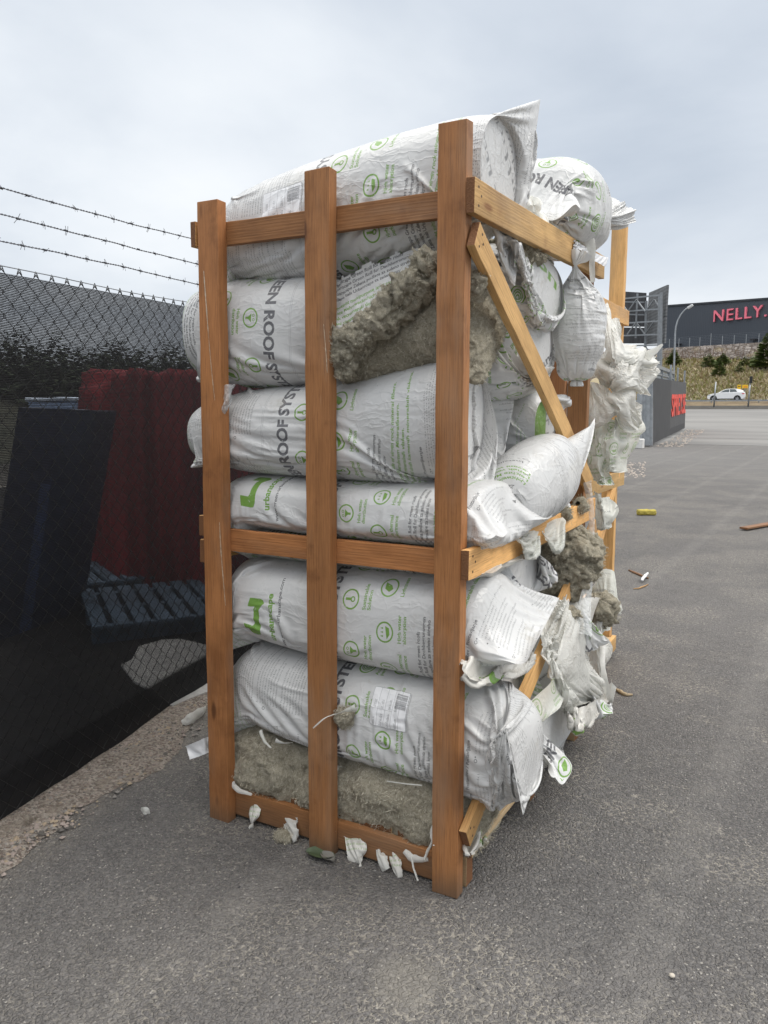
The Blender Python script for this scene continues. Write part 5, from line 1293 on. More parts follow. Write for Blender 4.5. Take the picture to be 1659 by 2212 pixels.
for _ in range(900):
    y = -2.1+abs(r.gauss(0, 1))*6+.4; x = CAM[0]+r.uniform(-.75, .5)*(y+2.4)
    if x < FA[0]+FD[0]/FD[1]*(y-FA[1])+.25: continue
    pebble(mb, (x, y, .001), r.choice((.0015, .002, .002, .003, .004, .006)), r.randrange(3))
o = mb.build('grit_crumbs', [plain('crumb_'+k, c, .9) for k, c in (('pale', (.42, .39, .34)), ('grey', (.22, .21, .20)), ('dark', (.04, .04, .042)))]); o['kind'] = 'stuff'

# ------------------------------------------------------------------ far right: banner fence, gate, billboard, road, car, bank, warehouse
def at(u, v, dist):
    return V(u, v, 'y', CAM[1]+dist)
M_ban = plain('charcoal_banner', (.045, .046, .05), .65, 0, .12, 1.5)
M_ban2 = plain('grey_banner_panel', (.075, .076, .08), .65, 0, .12, 1.5)
M_redp = plain('coral_red_lettering', (.75, .09, .07), .5, 0, .05)
Ab, At_ = at(1409, 959, 35.5), at(1411.5, 815.8, 35.5)
Bb, Bt = at(1479.3, 924.5, 52.), at(1482.7, 826.4, 52.)
bf = empty('banner_fence', tuple(Ab), 'charcoal banner fence with red lettering at the yard entrance', 'fence')
o0 = ar(bf.location)
def lerp(a, b, t): return ar(a)*(1-t)+ar(b)*t
def quad(c00, c10, c11, c01, s0, s1, t0, t1, thick, nrm):
    f = lambda s, t: lerp(lerp(c00, c10, s), lerp(c01, c11, s), t)
    p = [f(s0, t0), f(s1, t0), f(s1, t1), f(s0, t1)]
    return [q-o0 for q in p]+[q-o0-nrm*thick for q in p]
bd = (Bb-Ab)/np.linalg.norm(Bb-Ab); bn = np.cross(bd, [0, 0, 1]); bn /= np.linalg.norm(bn)
def fr(u):   # depth fraction along the wall for an image column
    a = V(u, 900, 'y', 0)-CAM; a = a[:2]; k = np.linalg.solve(ar([[a[0], -(Bb-Ab)[0]], [a[1], -(Bb-Ab)[1]]]), (Ab-CAM)[:2]); return k[1]
sm = fr(1449)
mb = MB(); mb.hexa(quad(Ab, Bb, Bt, At_, 0, sm, .0, 1, .06, bn)); mb.build('banner', M_ban, bf)
mb = MB(); mb.hexa(quad(Ab, Bb, Bt, At_, sm, 1, .12, 1, .05, bn)); mb.build('banner', M_ban2, bf)
mb = MB(); mb.hexa(quad(Ab, Bb, Bt, At_, sm, 1.0, 0, .118, .04, bn)); mb.build('banner_hem', M_ban, bf)
for s in (sm*1.02, (1+sm)*.48, .965):
    q = lerp(Ab, Bb, s)-o0; mb = MB(); mb.bar(q-bn*.12, q-bn*.12+ar([0, 0, 3.75-.2*s]), .09, .09, (1, 0, 0)); mb.build('post', M_galv, bf)
def lettering(s, name, org, right, up, height, width, depth, mat, parent, bold=.02):
    cu = bpy.data.curves.new('t', 'FONT'); cu.body = s; cu.size = 1; cu.offset = bold; cu.extrude = .5; cu.space_character = 1.12 if name == 'wall_lettering' else 1
    o = bpy.data.objects.new('t', cu); COL.objects.link(o); me = bpy.data.meshes.new_from_object(o.evaluated_get(bpy.context.evaluated_depsgraph_get()))
    bpy.data.objects.remove(o)
    co = np.empty(len(me.vertices)*3); me.vertices.foreach_get('co', co); co = co.reshape(-1, 3)
    mn, mx = co.min(0), co.max(0); nr = np.cross(right, up); nr /= np.linalg.norm(nr)
    P = ar(org)+np.outer((co[:, 0]-mn[0])/(mx[0]-mn[0])*width, right)+np.outer((co[:, 1]-mn[1])/(mx[1]-mn[1])*height, up)+np.outer(co[:, 2]*depth, nr)
    me.vertices.foreach_set('co', (P-(ar(parent.location))).astype(np.float32).ravel()); me.update(); me.materials.clear(); me.materials.append(mat)
    ob = bpy.data.objects.new(name, me); COL.objects.link(ob); ob.parent = parent; return ob
ll = lerp(lerp(Ab, Bb, sm+.02), lerp(At_, Bt, sm+.02), .33)
wd = np.linalg.norm(Bb-Ab)*(1-sm-.04)
upv = (At_-Ab)/np.linalg.norm(At_-Ab)
lettering('SPREY.SE', 'lettering', ll+bn*.03, bd, upv, 3.1*.385, wd, .03, M_redp, bf)

# sliding gate and its posts, left of the banner
gt = empty('sliding_gate', tuple(at(1395, 962, 34.5)), 'galvanised sliding gate with tall posts beside the banner fence', 'gate')
o0 = ar(gt.location)
def gbar(a, b, w, name, mat=M_galv):
    mb = MB(); mb.bar(ar(a)-o0, ar(b)-o0, w, w, (1, .1, 0)); return mb.build(name, mat, gt)
for u, w in ((1381, .22), (1390, .12), (1398, .2), (1406, .16)): gbar(at(u, 962, 35+.2*(u-1380)/10), at(u+1, 800 if u > 1395 else 850, 35+.2*(u-1380)/10), w, 'post')
T0, T1 = at(1411, 789, 36.2), at(1455, 806, 49)
for dz in (0, -.32, -.62): gbar(T0+ar([0, 0, dz]), T1+ar([0, 0, dz]), .16 if dz == 0 else .08, 'beam')
for s in (0, .35, .7, 1): q = lerp(T0, T1, s); gbar(q, q-ar([0, 0, .9]), .14, 'upright')
mb = MB()
for i in range(6):
    q0, q1 = lerp(T0, T1, .02), lerp(T0, T1, .98); mb.hexa([p-o0 for p in (q0-ar([0, 0, .12+.13*i]), q1-ar([0, 0, .12+.13*i]), q1-ar([.04, 0, .12+.13*i]), q0-ar([.04, 0, .12+.13*i]), q0-ar([0, 0, .02+.13*i]), q1-ar([0, 0, .02+.13*i]), q1-ar([.04, 0, .02+.13*i]), q0-ar([.04, 0, .02+.13*i]))])
mb.build('louvre_panel', plain('grey_gate_panel', (.28, .31, .33), .5, .3), gt)
mb = MB(); p_ = at(1374, 952, 34); mb.box(p_[0]-.32, p_[0]+.32, p_[1]-.2, p_[1]+.2, 0, .42); o = mb.build('concrete_barrier', plain('white_concrete', (.66, .65, .63), .8), None, bevel=.03, loc=(p_[0], p_[1], 0)); tag(o, 'low white concrete block at the foot of the gate', 'concrete block')
p_ = at(1368, 925, 37); bx_ = empty('utility_cabinet', (p_[0], p_[1], 0), 'dark blue green cabinet glimpsed behind the gate posts', 'cabinet')
mb = MB(); mb.box(-.5, .5, -.3, .3, 0, 1.25); mb.build('body', plain('dark_teal_paint', (.02, .05, .08), .5), bx_, bevel=.02)
mb = MB(); mb.box(-.53, .53, -.33, .33, 1.251, 1.30); mb.build('lid', M_galv, bx_)
# dark screen end of the netted fence, built as a plain black block
p_ = V(1340, 1008, 'z', 0); mb = MB(); mb.box(p_[0]-.25, p_[0]+.12, p_[1]-.2, p_[1]+.3, 0, .62); o = mb.build('fence_end_block', M_ban, None, bevel=.03, loc=(p_[0], p_[1], 0)); tag(o, 'black block in place of the dark screen at the far fence end', 'block')
mb = MB()
for i in range(160):
    r_ = random.Random(i); q = V(1345+r_.uniform(-20, 50)+0, 1010+r_.uniform(-12, 22), 'z', .003); pebble(mb, q, r_.uniform(.01, .05), 0)
for i in range(200):
    r_ = random.Random(i+500); t = r_.random(); q = lerp(Ab, Bb, t)+bn*r_.uniform(.1, 1.2); pebble(mb, (q[0], q[1], gz(0, q[1])+.01), r_.uniform(.02, .09), 0)
o = mb.build('rubble', plain('pale_rubble', (.45, .39, .34), .9)); o['kind'] = 'stuff'

# billboard pair seen from behind, on a lattice tower
bb = empty('billboard_tower', tuple(at(1410, 800, 50)), 'rear of twin weathered billboards on a lattice steel tower', 'billboard')
o0 = ar(bb.location)
def m_board():
    a = N('weathered_board_back'); p = a.obj()
    f = a.noise(a.map(p, (3, 3, .5)), 1.2, 6, .7); w = a.n('TexWave', {'Vector': p, 'Scale': 1.6, 'Distortion': 1.5, 'Detail': 2.}, bands_direction='Z').outputs['Fac']
    c = a.mix(f, (.055, .056, .06), (.30, .31, .32)); c = a.mix(a.math('MULTIPLY', w, .4), c, (.04, .04, .045))
    return a.done(a.bsdf(c, .8))
M_board = m_board(); M_boardd = plain('dark_board_back', (.05, .05, .055), .8, 0, .4, 2.)
def bquad(pts, dist, th, name, mat):
    P = [at(u, v, d) for (u, v), d in zip(pts, dist)]; n_ = np.cross(P[1]-P[0], P[3]-P[0]); n_ /= np.linalg.norm(n_)
    if n_ @ (P[0]-CAM) < 0: n_ = -n_
    mb = MB(); mb.hexa([p-o0 for p in P]+[p-o0+n_*th for p in P]); return mb.build(name, mat, bb)
bquad([(1318, 705), (1392, 706), (1392.7, 632.7), (1318, 628)], [55, 51, 51, 55], .12, 'board', M_boardd)
bquad([(1318, 742), (1391, 742), (1391, 708), (1318, 707)], [55, 51, 51, 55], .10, 'board', M_boardd)
bquad([(1396, 700), (1437.5, 682), (1441.5, 615.2), (1402, 632.2)], [51, 47, 47, 51], .1, 'board', M_board)
bquad([(1391, 744), (1435.2, 741), (1437.5, 684), (1395, 702)], [51, 47, 47, 51], .1, 'board', M_board)
tb = MB()
def tb_(u0, v0, u1, v1, d0=47, d1=47, w=.085):
    m_ = MB(); m_.bar(at(u0, v0, d0)-o0, at(u1, v1, d1)-o0, w, w); tb.add(m_.v, m_.f)
for v0, v1 in ((646, 637), (673, 667), (698, 693), (724, 722), (746, 745), (775, 773)): tb_(1318, v0+2, 1431, v1, 53, 47); 
for v0 in (651, 678): tb_(1318, v0, 1392, v0+2, 53, 50)
for i in range(6):
    u = 1318+i*19; s = 1 if i % 2 else -1; tb_(u, 660-s*13, u+19, 660+s*13, 52-i*.8, 51-i*.8, .06)
for i in range(4):
    u = 1355+i*19; s = 1 if i % 2 else -1; tb_(u, 709-s*13, u+19, 709+s*13, 50, 49, .06)
for i in range(3):
    u = 1375+i*18; s = 1 if i % 2 else -1; tb_(u, 760-s*13, u+18, 760+s*13, 49, 48, .06)
for u0, u1, v0, v1, w in ((1429, 1425, 632, 905, .16), (1424, 1419, 640, 905, .10), (1377, 1373, 634, 730, .10), (1396, 1391, 650, 905, .14)): tb_(u0, v0, u1, v1, 47 if u0 > 1400 else 50, 47 if u0 > 1400 else 50, w)
tb.build('lattice_frame', plain('pale_steel_tube', (.27, .285, .30), .45, .4), bb)

# lamp post
lp = at(1456, 880, 62); lp[2] = gz(lp[0], lp[1]); lo = empty('street_lamp', tuple(lp), 'tall curved street lamp in front of dark warehouse', 'street lamp'); o0 = ar(lo.location)
pts = [ar([lp[0], lp[1], lp[2]])]+[at(u, v, 62) for u, v in ((1456, 792), (1458.5, 720), (1460, 705), (1464, 692), (1471, 679), (1479, 669.5), (1487, 664))]
mb = MB(); mb.tube([p-o0 for p in pts], [.085, .07, .06, .055, .05, .05, .045, .045], 8); mb.build('pole', M_galv, lo, True)
mb = MB(); a_, b_ = at(1485, 666, 62)-o0, at(1497, 658.5, 62)-o0; mb.bar(a_, b_, .32, .16); mb.build('lamp_head', plain('pale_lamp_shell', (.62, .63, .63), .5), lo, bevel=.04)
# arm barrier on the gate
q0, q1 = at(1448, 850, 50), at(1471, 850, 50)
ab = empty('sign_arm', tuple(q0), 'pale tilted lamp arm above the banner fence', 'lamp'); o0 = ar(ab.location)
mb = MB(); mb.bar(ar([0, 0, .0])+at(1449, 852, 50)-o0, at(1471, 852.5, 50)-o0, .12, .08); mb.build('arm', plain('brown_arm', (.25, .20, .16), .7), ab)
mb = MB(); mb.bar(at(1465, 848, 50)-o0, at(1474, 840, 50)-o0, .3, .06); mb.build('lamp_head', plain('white_head', (.75, .75, .75), .5), ab)
mb = MB(); q2 = at(1460, 852, 50); mb.bar(q2-o0, ar([q2[0], q2[1], gz(q2[0], q2[1])])-o0, .08, .08, (1, 0, 0)); mb.build('pole', M_galv, ab)

# forecourt edge, road and grass bank
M_road = m_flat('pale_road', (.20, .195, .19), (.26, .25, .24), .6)
M_lot = m_flat('pale_forecourt_asphalt', (.20, .196, .19), (.27, .263, .252), .35, .95, (.25, 1.5, 1))
terrain('forecourt', -60, 60, list(np.arange(36, 75.1, 1.5)), M_lot, .006, 24)
M_verge = m_flat('brown_verge', (.16, .12, .08), (.24, .19, .12), .8)
terrain('verge', -70, 60, [74.5, 75., 76, 77, 78], M_verge, .03, 30)
terrain('road', -70, 60, [77.8, 80, 84, 88.], M_road, .04, 10)
BK0, BK1, ZB = 86., 107., 8.5
def bank(x, y):
    t = (y-BK0)/(BK1-BK0); return 2.62+max(0, t)**.9*(ZB-2.62)+.35*mnoise.noise((x*.15, y*.2, 0))*min(1, max(0, t*4))
def m_grass():
    a = N('dry_winter_grass'); p = a.pos()
    f = a.noise(a.map(p, (1, .5, 1.4), rot=(0, .3, 0)), 1.1, 7, .7, .5); g = a.noise(p, .14, 4, .6)
    c = a.mix(f, (.28, .225, .145), (.48, .415, .29)); c = a.mix(a.math('MULTIPLY', a.sstep(g, .46, .60), .65), c, (.27, .26, .10))
    c = a.mix(a.sstep(a.noise(p, .5, 5, .7), .62, .72), c, (.24, .165, .11))
    return a.done(a.bsdf(c, .95, a.bump(f, .8, .3), 0., .1))
terrain('grass_bank', -80, 60, list(np.linspace(BK0, BK1, 24)), m_grass(), .05, 120, bank)
r = random.Random(31); mb = MB()
for _ in range(14000):
    x, y = r.uniform(-22, 6), BK0+(BK1-BK0)*r.random()**1.1; z = bank(x, y)+.04; h = r.uniform(.15, .5); a = r.uniform(0, 6.3)
    dx, dy = math.cos(a)*.18, math.sin(a)*.18; lx_, ly_ = r.uniform(-.25, .25), -r.uniform(0, .3)
    mb.add([(x-dx, y-dy, z), (x+dx, y+dy, z), (x+lx_, y+ly_, z+h)], [(0, 1, 2)], r.randrange(3))
o = mb.build('dry_grass', [plain('straw_'+k, c, .95) for k, c in (('pale', (.50, .44, .31)), ('tan', (.36, .29, .18)), ('green', (.30, .29, .12)))]); o['kind'] = 'stuff'
# stone wall below the warehouse
def m_stone():
    a = N('rubble_stone'); p = a.pos()
    v = a.n('TexVoronoi', {'Vector': p, 'Scale': 1.5}, feature='F1'); e = a.n('TexVoronoi', {'Vector': p, 'Scale': 1.5}, feature='DISTANCE_TO_EDGE').outputs['Distance']
    g = a.n('SeparateColor', {'Color': v.outputs['Color']}).outputs[0]
    c = a.mix(g, (.13, .112, .10), (.30, .27, .25)); c = a.mix(a.sstep(e, .10, .02), c, (.09, .075, .065))
    c = a.mix(a.math('MULTIPLY', a.sstep(a.noise(p, .35, 5, .6), .52, .65), .6), c, (.20, .16, .09))
    return a.done(a.bsdf(c, .95, a.bump(e, .9, .3), 0., .15))
W0, W1 = at(1425, 756, 111), at(1665, 743, 109)
wdir = (W1-W0); wdir[2] = 0; wdir /= np.linalg.norm(wdir); wz0, wz1 = W0[2], W1[2]
L0_ = W0-wdir*22; L0_[2] = wz0-(wz1-wz0)*22/np.linalg.norm((W1-W0)[:2]); R0_ = W1+wdir*25; R0_[2] = wz1+.5
X = np.empty((10, 160, 3))
for j in range(160):
    q = lerp(L0_, R0_, j/159)
    for i in range(10):
        t = i/9; X[i, j] = (q[0]+.2*mnoise.noise((j*.7, i, 0)), q[1]-3.2*(1-t)+.35*mnoise.noise((j*.9, i*1.3, 4)), (bank(q[0], BK1)-.6)*(1-t)+q[2]*t)
sw = grid_mesh('stone_wall', X, m_stone(), None, False, None, tuple(lerp(L0_, R0_, .5)), None, 0, .2); tag(sw, 'sloping rubble stone retaining wall below the dark warehouse', 'wall')
# warehouse
wh = empty('warehouse', tuple(lerp(W0, W1, .5)+ar([0, 6, 0])), 'long dark grey warehouse with big pink lettering on the hilltop', 'building'); o0 = ar(wh.location)
F0, F1 = at(1438, 758, 118), at(1662, 742, 112)
fd = (F1-F0); fd[2] = 0; fl = np.linalg.norm(fd); fd /= fl; fnn = np.cross(fd, [0, 0, 1]); fnn /= np.linalg.norm(fnn)
zt0_, zt1_ = at(1441, 662.8, 118)[2], at(1659, 647, 112)[2]
def wpt(s, z): q = F0+fd*s; return ar([q[0], q[1], z])
def m_clad():
    a = N('dark_blue_grey_cladding'); p = a.obj(); w = a.n('TexWave', {'Vector': p, 'Scale': 1.3}, bands_direction='X').outputs['Fac']
    c = a.mix(a.noise(p, .08, 4), (.060, .070, .088), (.072, .083, .102))
    return a.done(a.bsdf(c, .5, a.bump(w, .25, .05), 0., .4))
zf_ = lambda s: zt0_+(zt1_-zt0_)*s/fl
S0, S1 = -1.0, fl+25
mb = MB(); P = [wpt(S0, 6), wpt(S1, 6), wpt(S1, 6)-fnn*40, wpt(S0, 6)-fnn*40]; Q = [wpt(S0, zf_(S0)), wpt(S1, zf_(S1)), wpt(S1, zf_(S1))-fnn*40, wpt(S0, zf_(S0))-fnn*40]
mb.hexa([p-o0 for p in P+Q]); mb.build('wall', m_clad(), wh)
mb = MB(); mb.hexa([p-o0+ar([0, 0, 0.01]) for p in [q+fnn*.12 for q in Q[:2]]+Q[2:]]+[p-o0+ar([0, 0, .25]) for p in [q+fnn*.12 for q in Q[:2]]+Q[2:]]); mb.build('roof_edge', plain('dark_flashing', (.035, .04, .05), .5), wh)
def proj_s(u, v):
    d = V(u, v, 'y', 0)-CAM; k = np.linalg.solve(ar([[d[0], -fd[0]], [d[1], -fd[1]]]), (F0-CAM)[:2]); return k[1], CAM[2]+d[2]*k[0]
s0, z0 = proj_s(1543, 696); s1, z1 = proj_s(1657, 684); _, zt_ = proj_s(1543, 671.5)
tl = math.atan2(z1-z0, s1-s0); rt_ = fd*math.cos(tl)+ar([0, 0, math.sin(tl)])
lettering('NELLY.', 'wall_lettering', wpt(s0, z0)+fnn*.15, rt_, ar([0, 0, 1.]), zt_-z0, (s1-s0)/math.cos(tl), .25, plain('pink_sign_letters', (1., .22, .30), .4, 0, .03), wh, .0)
for (u, v) in ((1464, 742-6), (1627.5, 734-8+0)):
    s, z = proj_s(u+4, v+ (54-46)); q = wpt(s, z)
    mb = MB(); a_ = q+fnn*.02; mb.hexa([p-o0 for p in (a_-fd*.35-ar([0, 0, .1]), a_+fd*.35-ar([0, 0, .1]), a_+fd*.35+fnn*.7-ar([0, 0, .1]), a_-fd*.35+fnn*.7-ar([0, 0, .1]), a_-fd*.35+ar([0, 0, .1]), a_+fd*.35+ar([0, 0, .1]), a_+fd*.35+fnn*.7+ar([0, 0, .1]), a_-fd*.35+fnn*.7+ar([0, 0, .1]))]); mb.build('door_canopy', plain('black_canopy_%d' % u, (.02, .02, .025), .5), wh)
# wire fence on top of the stone wall
tf = empty('wire_fence', tuple(lerp(L0_, R0_, .5)), 'thin wire fence along the top of the stone wall', 'fence'); o0 = ar(tf.location)
us = [1425+0, 1446, 1468, 1492, 1515, 1539, 1564, 1589, 1614, 1640, 1666]
M_thin = plain('thin_steel', (.33, .35, .37), .5, .4)
for u in us:
    t = (u-1425)/240; q = lerp(W0, W1, t)+ar([0, .3, -.3]); mb = MB(); mb.bar(q-o0, q-o0+ar([0, 0, 1.7 if u != 1539 else 2.1]), .07, .07, (1, 0, 0)); mb.build('post', M_thin, tf)
mb = MB(); q0, q1 = L0_+ar([0, .3, -.2]), R0_+ar([0, .3, -.2])
for i in range(9): mb.bar(q0-o0+ar([0, 0, .2*i]), q1-o0+ar([0, 0, .2*i]), .008, .008)
mb.build('wire', M_thin, tf)
# young conifers on the bank
M_pine = m_foliage('young_pine_needles', (.12, .165, .065), (.20, .25, .10)); r = random.Random(44)
def pine(u, v, hpx, wpx, d, label, n=420):
    q = at(u, v, d); h = hpx/FPX*d; w = wpx*.55/FPX*d; zb = bank(q[0], q[1]) if q[1] < BK1+1 else q[2]
    q[2] = zb-.05 if q[1] < BK1+1 else q[2]
    t = empty('pine_tree', tuple(q), label, 'tree', 'young pines on the grass bank')
    mb = MB(); mb.tube([(0, 0, -.6), (0, 0, h*.5), (0, 0, h*.98)], [.06, .04, .01], 5); mb.build('trunk', M_bark, t)
    mb = MB(); conifer(mb, 0, 0, 0, h, w, r, n*2, 0, -.25); mb.build('crown', M_pine, t)
pine(1560, 806, 26, 28, 104, 'rounded young pine right of the lamp, touching the stone wall')
pine(1455, 786, 36, 28, 104, 'dark young pine directly behind the lamp post')
pine(1530, 808, 30, 30, 103, 'sparse yellowish young pine in the middle of the wall foot', 240)
pine(1552, 832, 36, 27, 97, 'lowest young pine standing alone on the bank')
pine(1523, 790, 14, 10, 107, 'tiny pine tip against the stone wall', 120)
pine(1595, 822, 24, 20, 99, 'small scrubby pine between the lone pine and the right edge', 200)
pine(1608, 806, 24, 22, 103, 'pale small pine at the wall foot near the signs', 200)
pine(1630, 800, 28, 24, 104, 'grey brown thin sapling left of the biggest pine', 120)
pine(1652, 812, 70, 46, 101, 'biggest dark pine at the right edge of the photo', 700)
mb = MB()
for i in range(500):
    x = r.uniform(-18, 4); y = r.uniform(BK1-3, BK1+.5); z = bank(x, min(y, BK1)); h = r.uniform(.5, 1.6)
    mb.bar((x, y, z-.2), (x+r.uniform(-.5, .5), y+r.uniform(-.3, .3), z+h), .025, .025)
o = mb.build('dead_brush', plain('brown_twigs', (.17, .11, .075), .9)); o['kind'] = 'stuff'

# guard rail, poles, signs
gr = empty('guard_rail', (at(1560, 866, 77)[0], at(1560, 866, 77)[1], gz(0, 75)), 'galvanised guard rail along the near side of the road', 'guard rail'); o0 = ar(gr.location)
gy = CAM[1]+78.5; zr = at(1560, 863.5, 78.5)[2]
mb = MB(); mb.box(-60-o0[0], 50-o0[0], gy-.03-o0[1], gy+.03-o0[1], zr-.16-o0[2], zr-.01-o0[2]); mb.box(-60-o0[0], 50-o0[0], gy-.06-o0[1], gy-.032-o0[1], zr-.13-o0[2], zr-.04-o0[2]); mb.build('rail', M_galv, gr)
for i in range(26):
    x = -40+i*4.; mb = MB(); mb.box(x-.05-o0[0], x+.05-o0[0], gy+.032-o0[1], gy+.12-o0[1], 1.9-o0[2], zr-.05-o0[2]); mb.build('post', M_galv, gr)
for (u0, v0, u1, v1), lb, cap in (((1544, 825, 1542, 880), 'slim grey pole in front of the white car bonnet', 0), ((1618.5, 824, 1616, 879.5), 'slim grey pole with black box, beside the yellow signs', 1)):
    q = at(u1, v1, 76); h = at(u0, v0, 76)[2]; e = empty('pole', (q[0], q[1], gz(0, q[1])), lb, 'pole')
    mb = MB(); mb.tube([(0, 0, 0), (.05, 0, h-gz(0, q[1]))], [.07, .06], 8); mb.build('shaft', M_galv, e, True)
    if cap:
        mb = MB(); mb.box(-.02, .22, -.14, .14, h-q[2]-.62+.5, h-q[2]-.02+.5); mb.build('box', plain('black_box', (.02, .02, .02), .5), e)
M_yel = plain('yellow_sign_face', (.85, .52, .02), .5, 0, .05)
for (u0, v0, u1, v1), lb, kd in (((1592.5, 831, 1601, 841.8), 'yellow road sign with black arrow behind the car', 0), ((1603, 831, 1616, 838.8), 'wide yellow and orange sign right of the arrow sign', 1)):
    a_, b_ = at(u0, v1, 86), at(u1, v0, 86); e = empty('road_sign', (a_[0], a_[1], 2.6), lb, 'road sign'); w, h0, h1 = b_[0]-a_[0], a_[2]-2.6, b_[2]-2.6
    mb = MB(); mb.box(0, w, -.03, 0, h0, h1); mb.build('face', M_yel, e)
    mb = MB()
    if kd == 0: mb.add([(w*.15, -.035, h0+(h1-h0)*.62), (w*.45, -.035, h0+(h1-h0)*.45), (w*.45, -.035, h0+(h1-h0)*.55), (w*.85, -.035, h0+(h1-h0)*.55), (w*.85, -.035, h0+(h1-h0)*.70), (w*.45, -.035, h0+(h1-h0)*.70), (w*.45, -.035, h0+(h1-h0)*.8)], [(0, 1, 2, 3, 4, 5, 6)]); mb.build('arrow', plain('black_arrow', (.02, .02, .02), .5), e)
    else:
        for i in range(4): mb.box(w*(.3+.15*i), w*(.40+.15*i), -.036, -.032, h0+(h1-h0)*.2, h0+(h1-h0)*.55)
        mb.build('red_blocks', plain('orange_red', (.8, .15, .03), .5), e)
    mb = MB(); mb.box(w*.45, w*.55, .001, .06, 0, h1-.05); mb.build('pole', M_galv, e)
# white hatchback driving on the road
ca = at(1528, 869, 82.7); cb = at(1609.5, 869, 82.7); cl = cb[0]-ca[0]
car = empty('hatchback_car', (ca[0], ca[1], gz(0, 81)+.04), 'white five door hatchback driving on the road below the bank', 'car')
k = cl/4.05
M_car = plain('white_car_paint', (.80, .81, .82), .22, 0, .02, 2, 0, .5); M_glass = plain('dark_car_glass', (.05, .065, .07), .08, 0, .1, 2, 0, .8); M_tyre = plain('black_tyre', (.015, .015, .016), .8); M_alloy = plain('alloy_rim', (.5, .51, .53), .35, .7)
low = [(0, .42), (.02, .62), (.12, .74), (.5, .86), (1.05, .95), (1.25, .985), (1.9, 1.0), (2.6, 1.0), (3.2, 1.02), (3.75, 1.04), (3.98, 1.02), (4.03, .80), (4.05, .55), (3.98, .32), (3.75, .26), (.35, .22), (.05, .28)]
def prof(pts, w0, w1, mat, name, zmid=.6):
    n = len(pts); mb = MB(); rings = []
    ys = [(-.5, .93), (-.46, .985), (-.3, 1), (.3, 1), (.46, .985), (.5, .93)]
    for yy, sc in ys:
        rings += [(x*k if abs(sc-1) < 1e-6 else (2.02+(x-2.02)*(.985 if sc > .95 else .965))*k, yy*(w0+(w1-w0)*max(0, min(1, (z-.9)/.5)))*k, (zmid+(z-zmid)*(sc if sc > .95 else .95))*k) for x, z in pts]
    fs = [tuple(range(n)), tuple(len(ys)*n-1-i for i in range(n))]
    for a in range(len(ys)-1):
        for i in range(n): fs.append((a*n+i, (a+1)*n+i, (a+1)*n+(i+1) % n, a*n+(i+1) % n))
    mb.add(rings, fs); o = mb.build(name, mat, car, True)
    bm = bmesh.new(); bm.from_mesh(o.data); bmesh.ops.recalc_face_normals(bm, faces=bm.faces); bm.to_mesh(o.data); bm.free()
    o.data.polygons.foreach_set('use_smooth', [len(p.vertices) == 4 for p in o.data.polygons]); return o
prof(low, 1.74, 1.74, M_car, 'body')
prof([(1.15, .96), (1.55, 1.20), (1.95, 1.385), (2.4, 1.44), (3.1, 1.42), (3.55, 1.33), (3.80, 1.20), (3.93, 1.03)], 1.62, 1.20, M_car, 'roof', 1.0)
for sd in (-1, 1):
    y0 = lambda z: sd*(.812-.19*max(0, min(1, (z-.9)/.5)))*k
    for wn in ([(1.42, 1.03), (1.72, 1.20), (2.02, 1.34), (2.35, 1.385), (2.36, 1.045)], [(2.44, 1.045), (2.43, 1.385), (3.0, 1.365), (3.22, 1.08)]):
        mb = MB(); mb.add([(x*k, y0(z), z*k) for x, z in wn], [tuple(range(len(wn)))]); o = mb.build('window', M_glass, car); s_ = o.modifiers.new('t', 'SOLIDIFY'); s_.thickness = .03*k; s_.offset = 0
    for x in (.74, 3.27):
        mb = MB(); mb.tube([(x*k, sd*.905*k, .31*k), (x*k, sd*.66*k, .31*k)], .375*k, 20); mb.build('wheel_arch', plain('wheel_arch_shadow', (.012, .012, .012), .9), car)
        mb = MB(); mb.tube([(x*k, sd*.925*k, .305*k), (x*k, sd*.7*k, .305*k)], .31*k, 20); w_ = mb.build('wheel', M_tyre, car)
        mb = MB()
        for i in range(5):
            a = i*1.2566+.3; mb.bar((x*k, sd*.935*k, .305*k), ((x+.2*math.cos(a))*k, sd*.935*k, (.305+.2*math.sin(a))*k), .08*k, .02*k, (0, 1, 0))
        mb.tube([(x*k, sd*.94*k, .305*k), (x*k, sd*.925*k, .305*k)], .06*k, 8); mb.build('rim', M_alloy, w_)
    mb = MB(); mb.box(3.72*k, 4.0*k, sd*.80*k, sd*.876*k, .80*k, .90*k); mb.build('tail_light', plain('red_tail_light_%d' % (sd+1), (.6, .02, .03), .3), car)
    mb = MB(); mb.box(.06*k, .34*k, sd*.78*k, sd*.872*k, .66*k, .73*k); mb.build('headlight', M_alloy, car)
mb = MB(); mb.box(1.0*k, 3.05*k, -.878*k, -.872*k, .24*k, .31*k); mb.build('sill', M_tyre, car)

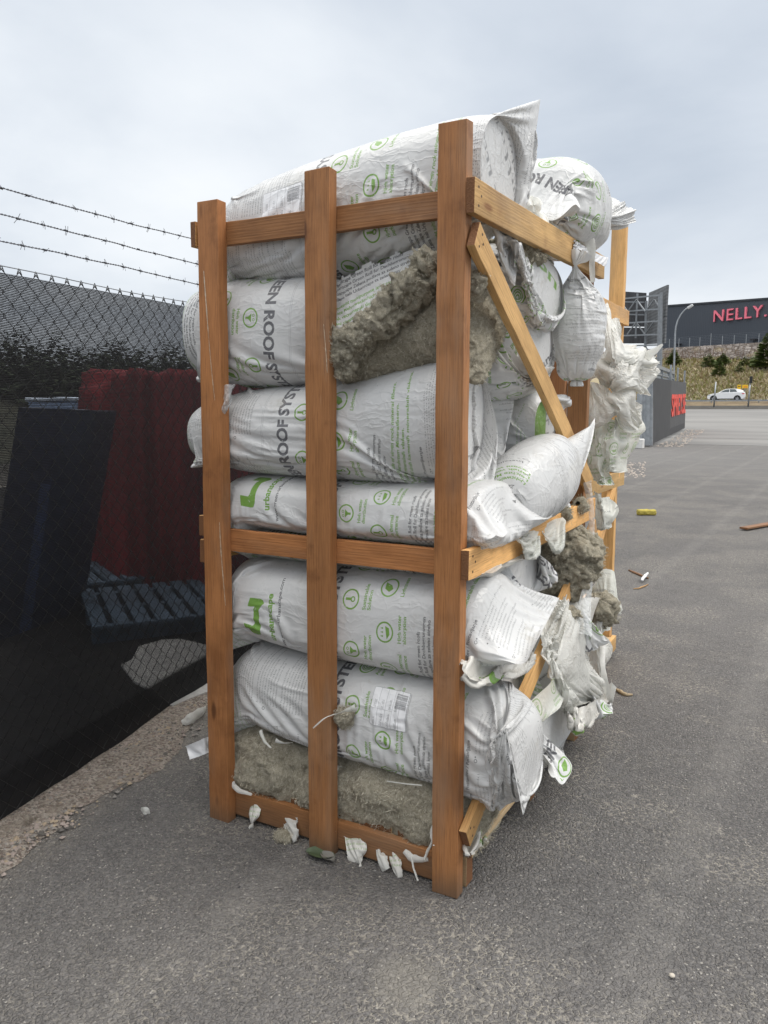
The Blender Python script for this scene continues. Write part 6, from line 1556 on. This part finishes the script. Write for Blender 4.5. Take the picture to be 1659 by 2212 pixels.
# ------------------------------------------------------------------ light, sky, render settings
def make_world():
    w = bpy.data.worlds.new('World'); S.world = w; w.use_nodes = True; t = w.node_tree; t.nodes.clear()
    a = N.__new__(N); a.t = t
    out = t.nodes.new('ShaderNodeOutputWorld')
    sky = a.n('TexSky', sky_type='NISHITA', sun_disc=False, sun_elevation=rad(48), sun_rotation=rad(70), air_density=1.2, dust_density=3.)
    d = a.n('TexCoord').outputs['Generated']
    z = a.n('SeparateXYZ', {0: d}).outputs
    zz = a.math('ADD', a.math('MAXIMUM', z[2], 0.), .22)
    q = a.n('CombineXYZ', {0: a.math('DIVIDE', z[0], zz), 1: a.math('DIVIDE', z[1], zz), 2: 0.}).outputs[0]
    n1 = a.noise(a.map(q, (1, 1, 1), (3.1, 1.7, 0)), .95, 6, .52, .25)
    n2 = a.noise(a.map(q, (1, 1, 1), (9.1, 4.7, 0)), .42, 3, .5)
    cl = a.math('ADD', a.math('MULTIPLY', n1, .6), a.math('MULTIPLY', n2, .4))
    c = a.ramp(cl, [(.34, (4.2, 4.7, 5.4)), (.45, (5.2, 5.65, 6.25)), (.56, (6.5, 6.85, 7.25)), (.67, (7.5, 7.7, 7.9))])
    # overcast: the dome brightens towards the zenith
    up = a.math('ADD', a.math('MULTIPLY', a.sstep(z[2], .45, 1.), SKY_TOP), 1.)
    c = a.n('VectorMath', {0: c, 1: a.n('CombineXYZ', {0: up, 1: up, 2: up}).outputs[0]}, operation='MULTIPLY').outputs[0]
    warm = a.n('CombineXYZ', {0: a.math('MULTIPLY_ADD', a.sstep(z[2], .45, 1.), .10, 1.), 1: 1., 2: a.math('MULTIPLY_ADD', a.sstep(z[2], .45, 1.), -.12, 1.)}).outputs[0]
    c = a.n('VectorMath', {0: c, 1: warm}, operation='MULTIPLY').outputs[0]
    c = a.mix(.94, sky.outputs[0], c)
    bg = a.n('Background', {'Color': c, 'Strength': .1})
    t.links.new(bg.outputs[0], out.inputs[0])
SKY_TOP = 2.3
make_world()
sun = bpy.data.lights.new('sun', 'SUN'); sun.energy = 1.0; sun.angle = rad(25); sun.color = (1, .96, .9)
so = bpy.data.objects.new('sun', sun); COL.objects.link(so)
az, el = rad(70), rad(48)     # clockwise from +Y
so.rotation_euler = (Vector((math.sin(az)*math.cos(el), math.cos(az)*math.cos(el), math.sin(el)))).to_track_quat('Z', 'Y').to_euler()
S.view_settings.view_transform = 'Standard'; S.view_settings.look = 'None'; S.view_settings.exposure = .45; S.view_settings.gamma = 1
S.render.engine = 'CYCLES'
S.cycles.use_denoising = True; S.cycles.denoiser = 'OPENIMAGEDENOISE'
S.cycles.denoising_input_passes = 'RGB_ALBEDO_NORMAL'
S.cycles.max_bounces = 6; S.cycles.diffuse_bounces = 3; S.cycles.glossy_bounces = 3; S.cycles.transparent_max_bounces = 16; S.cycles.transmission_bounces = 4
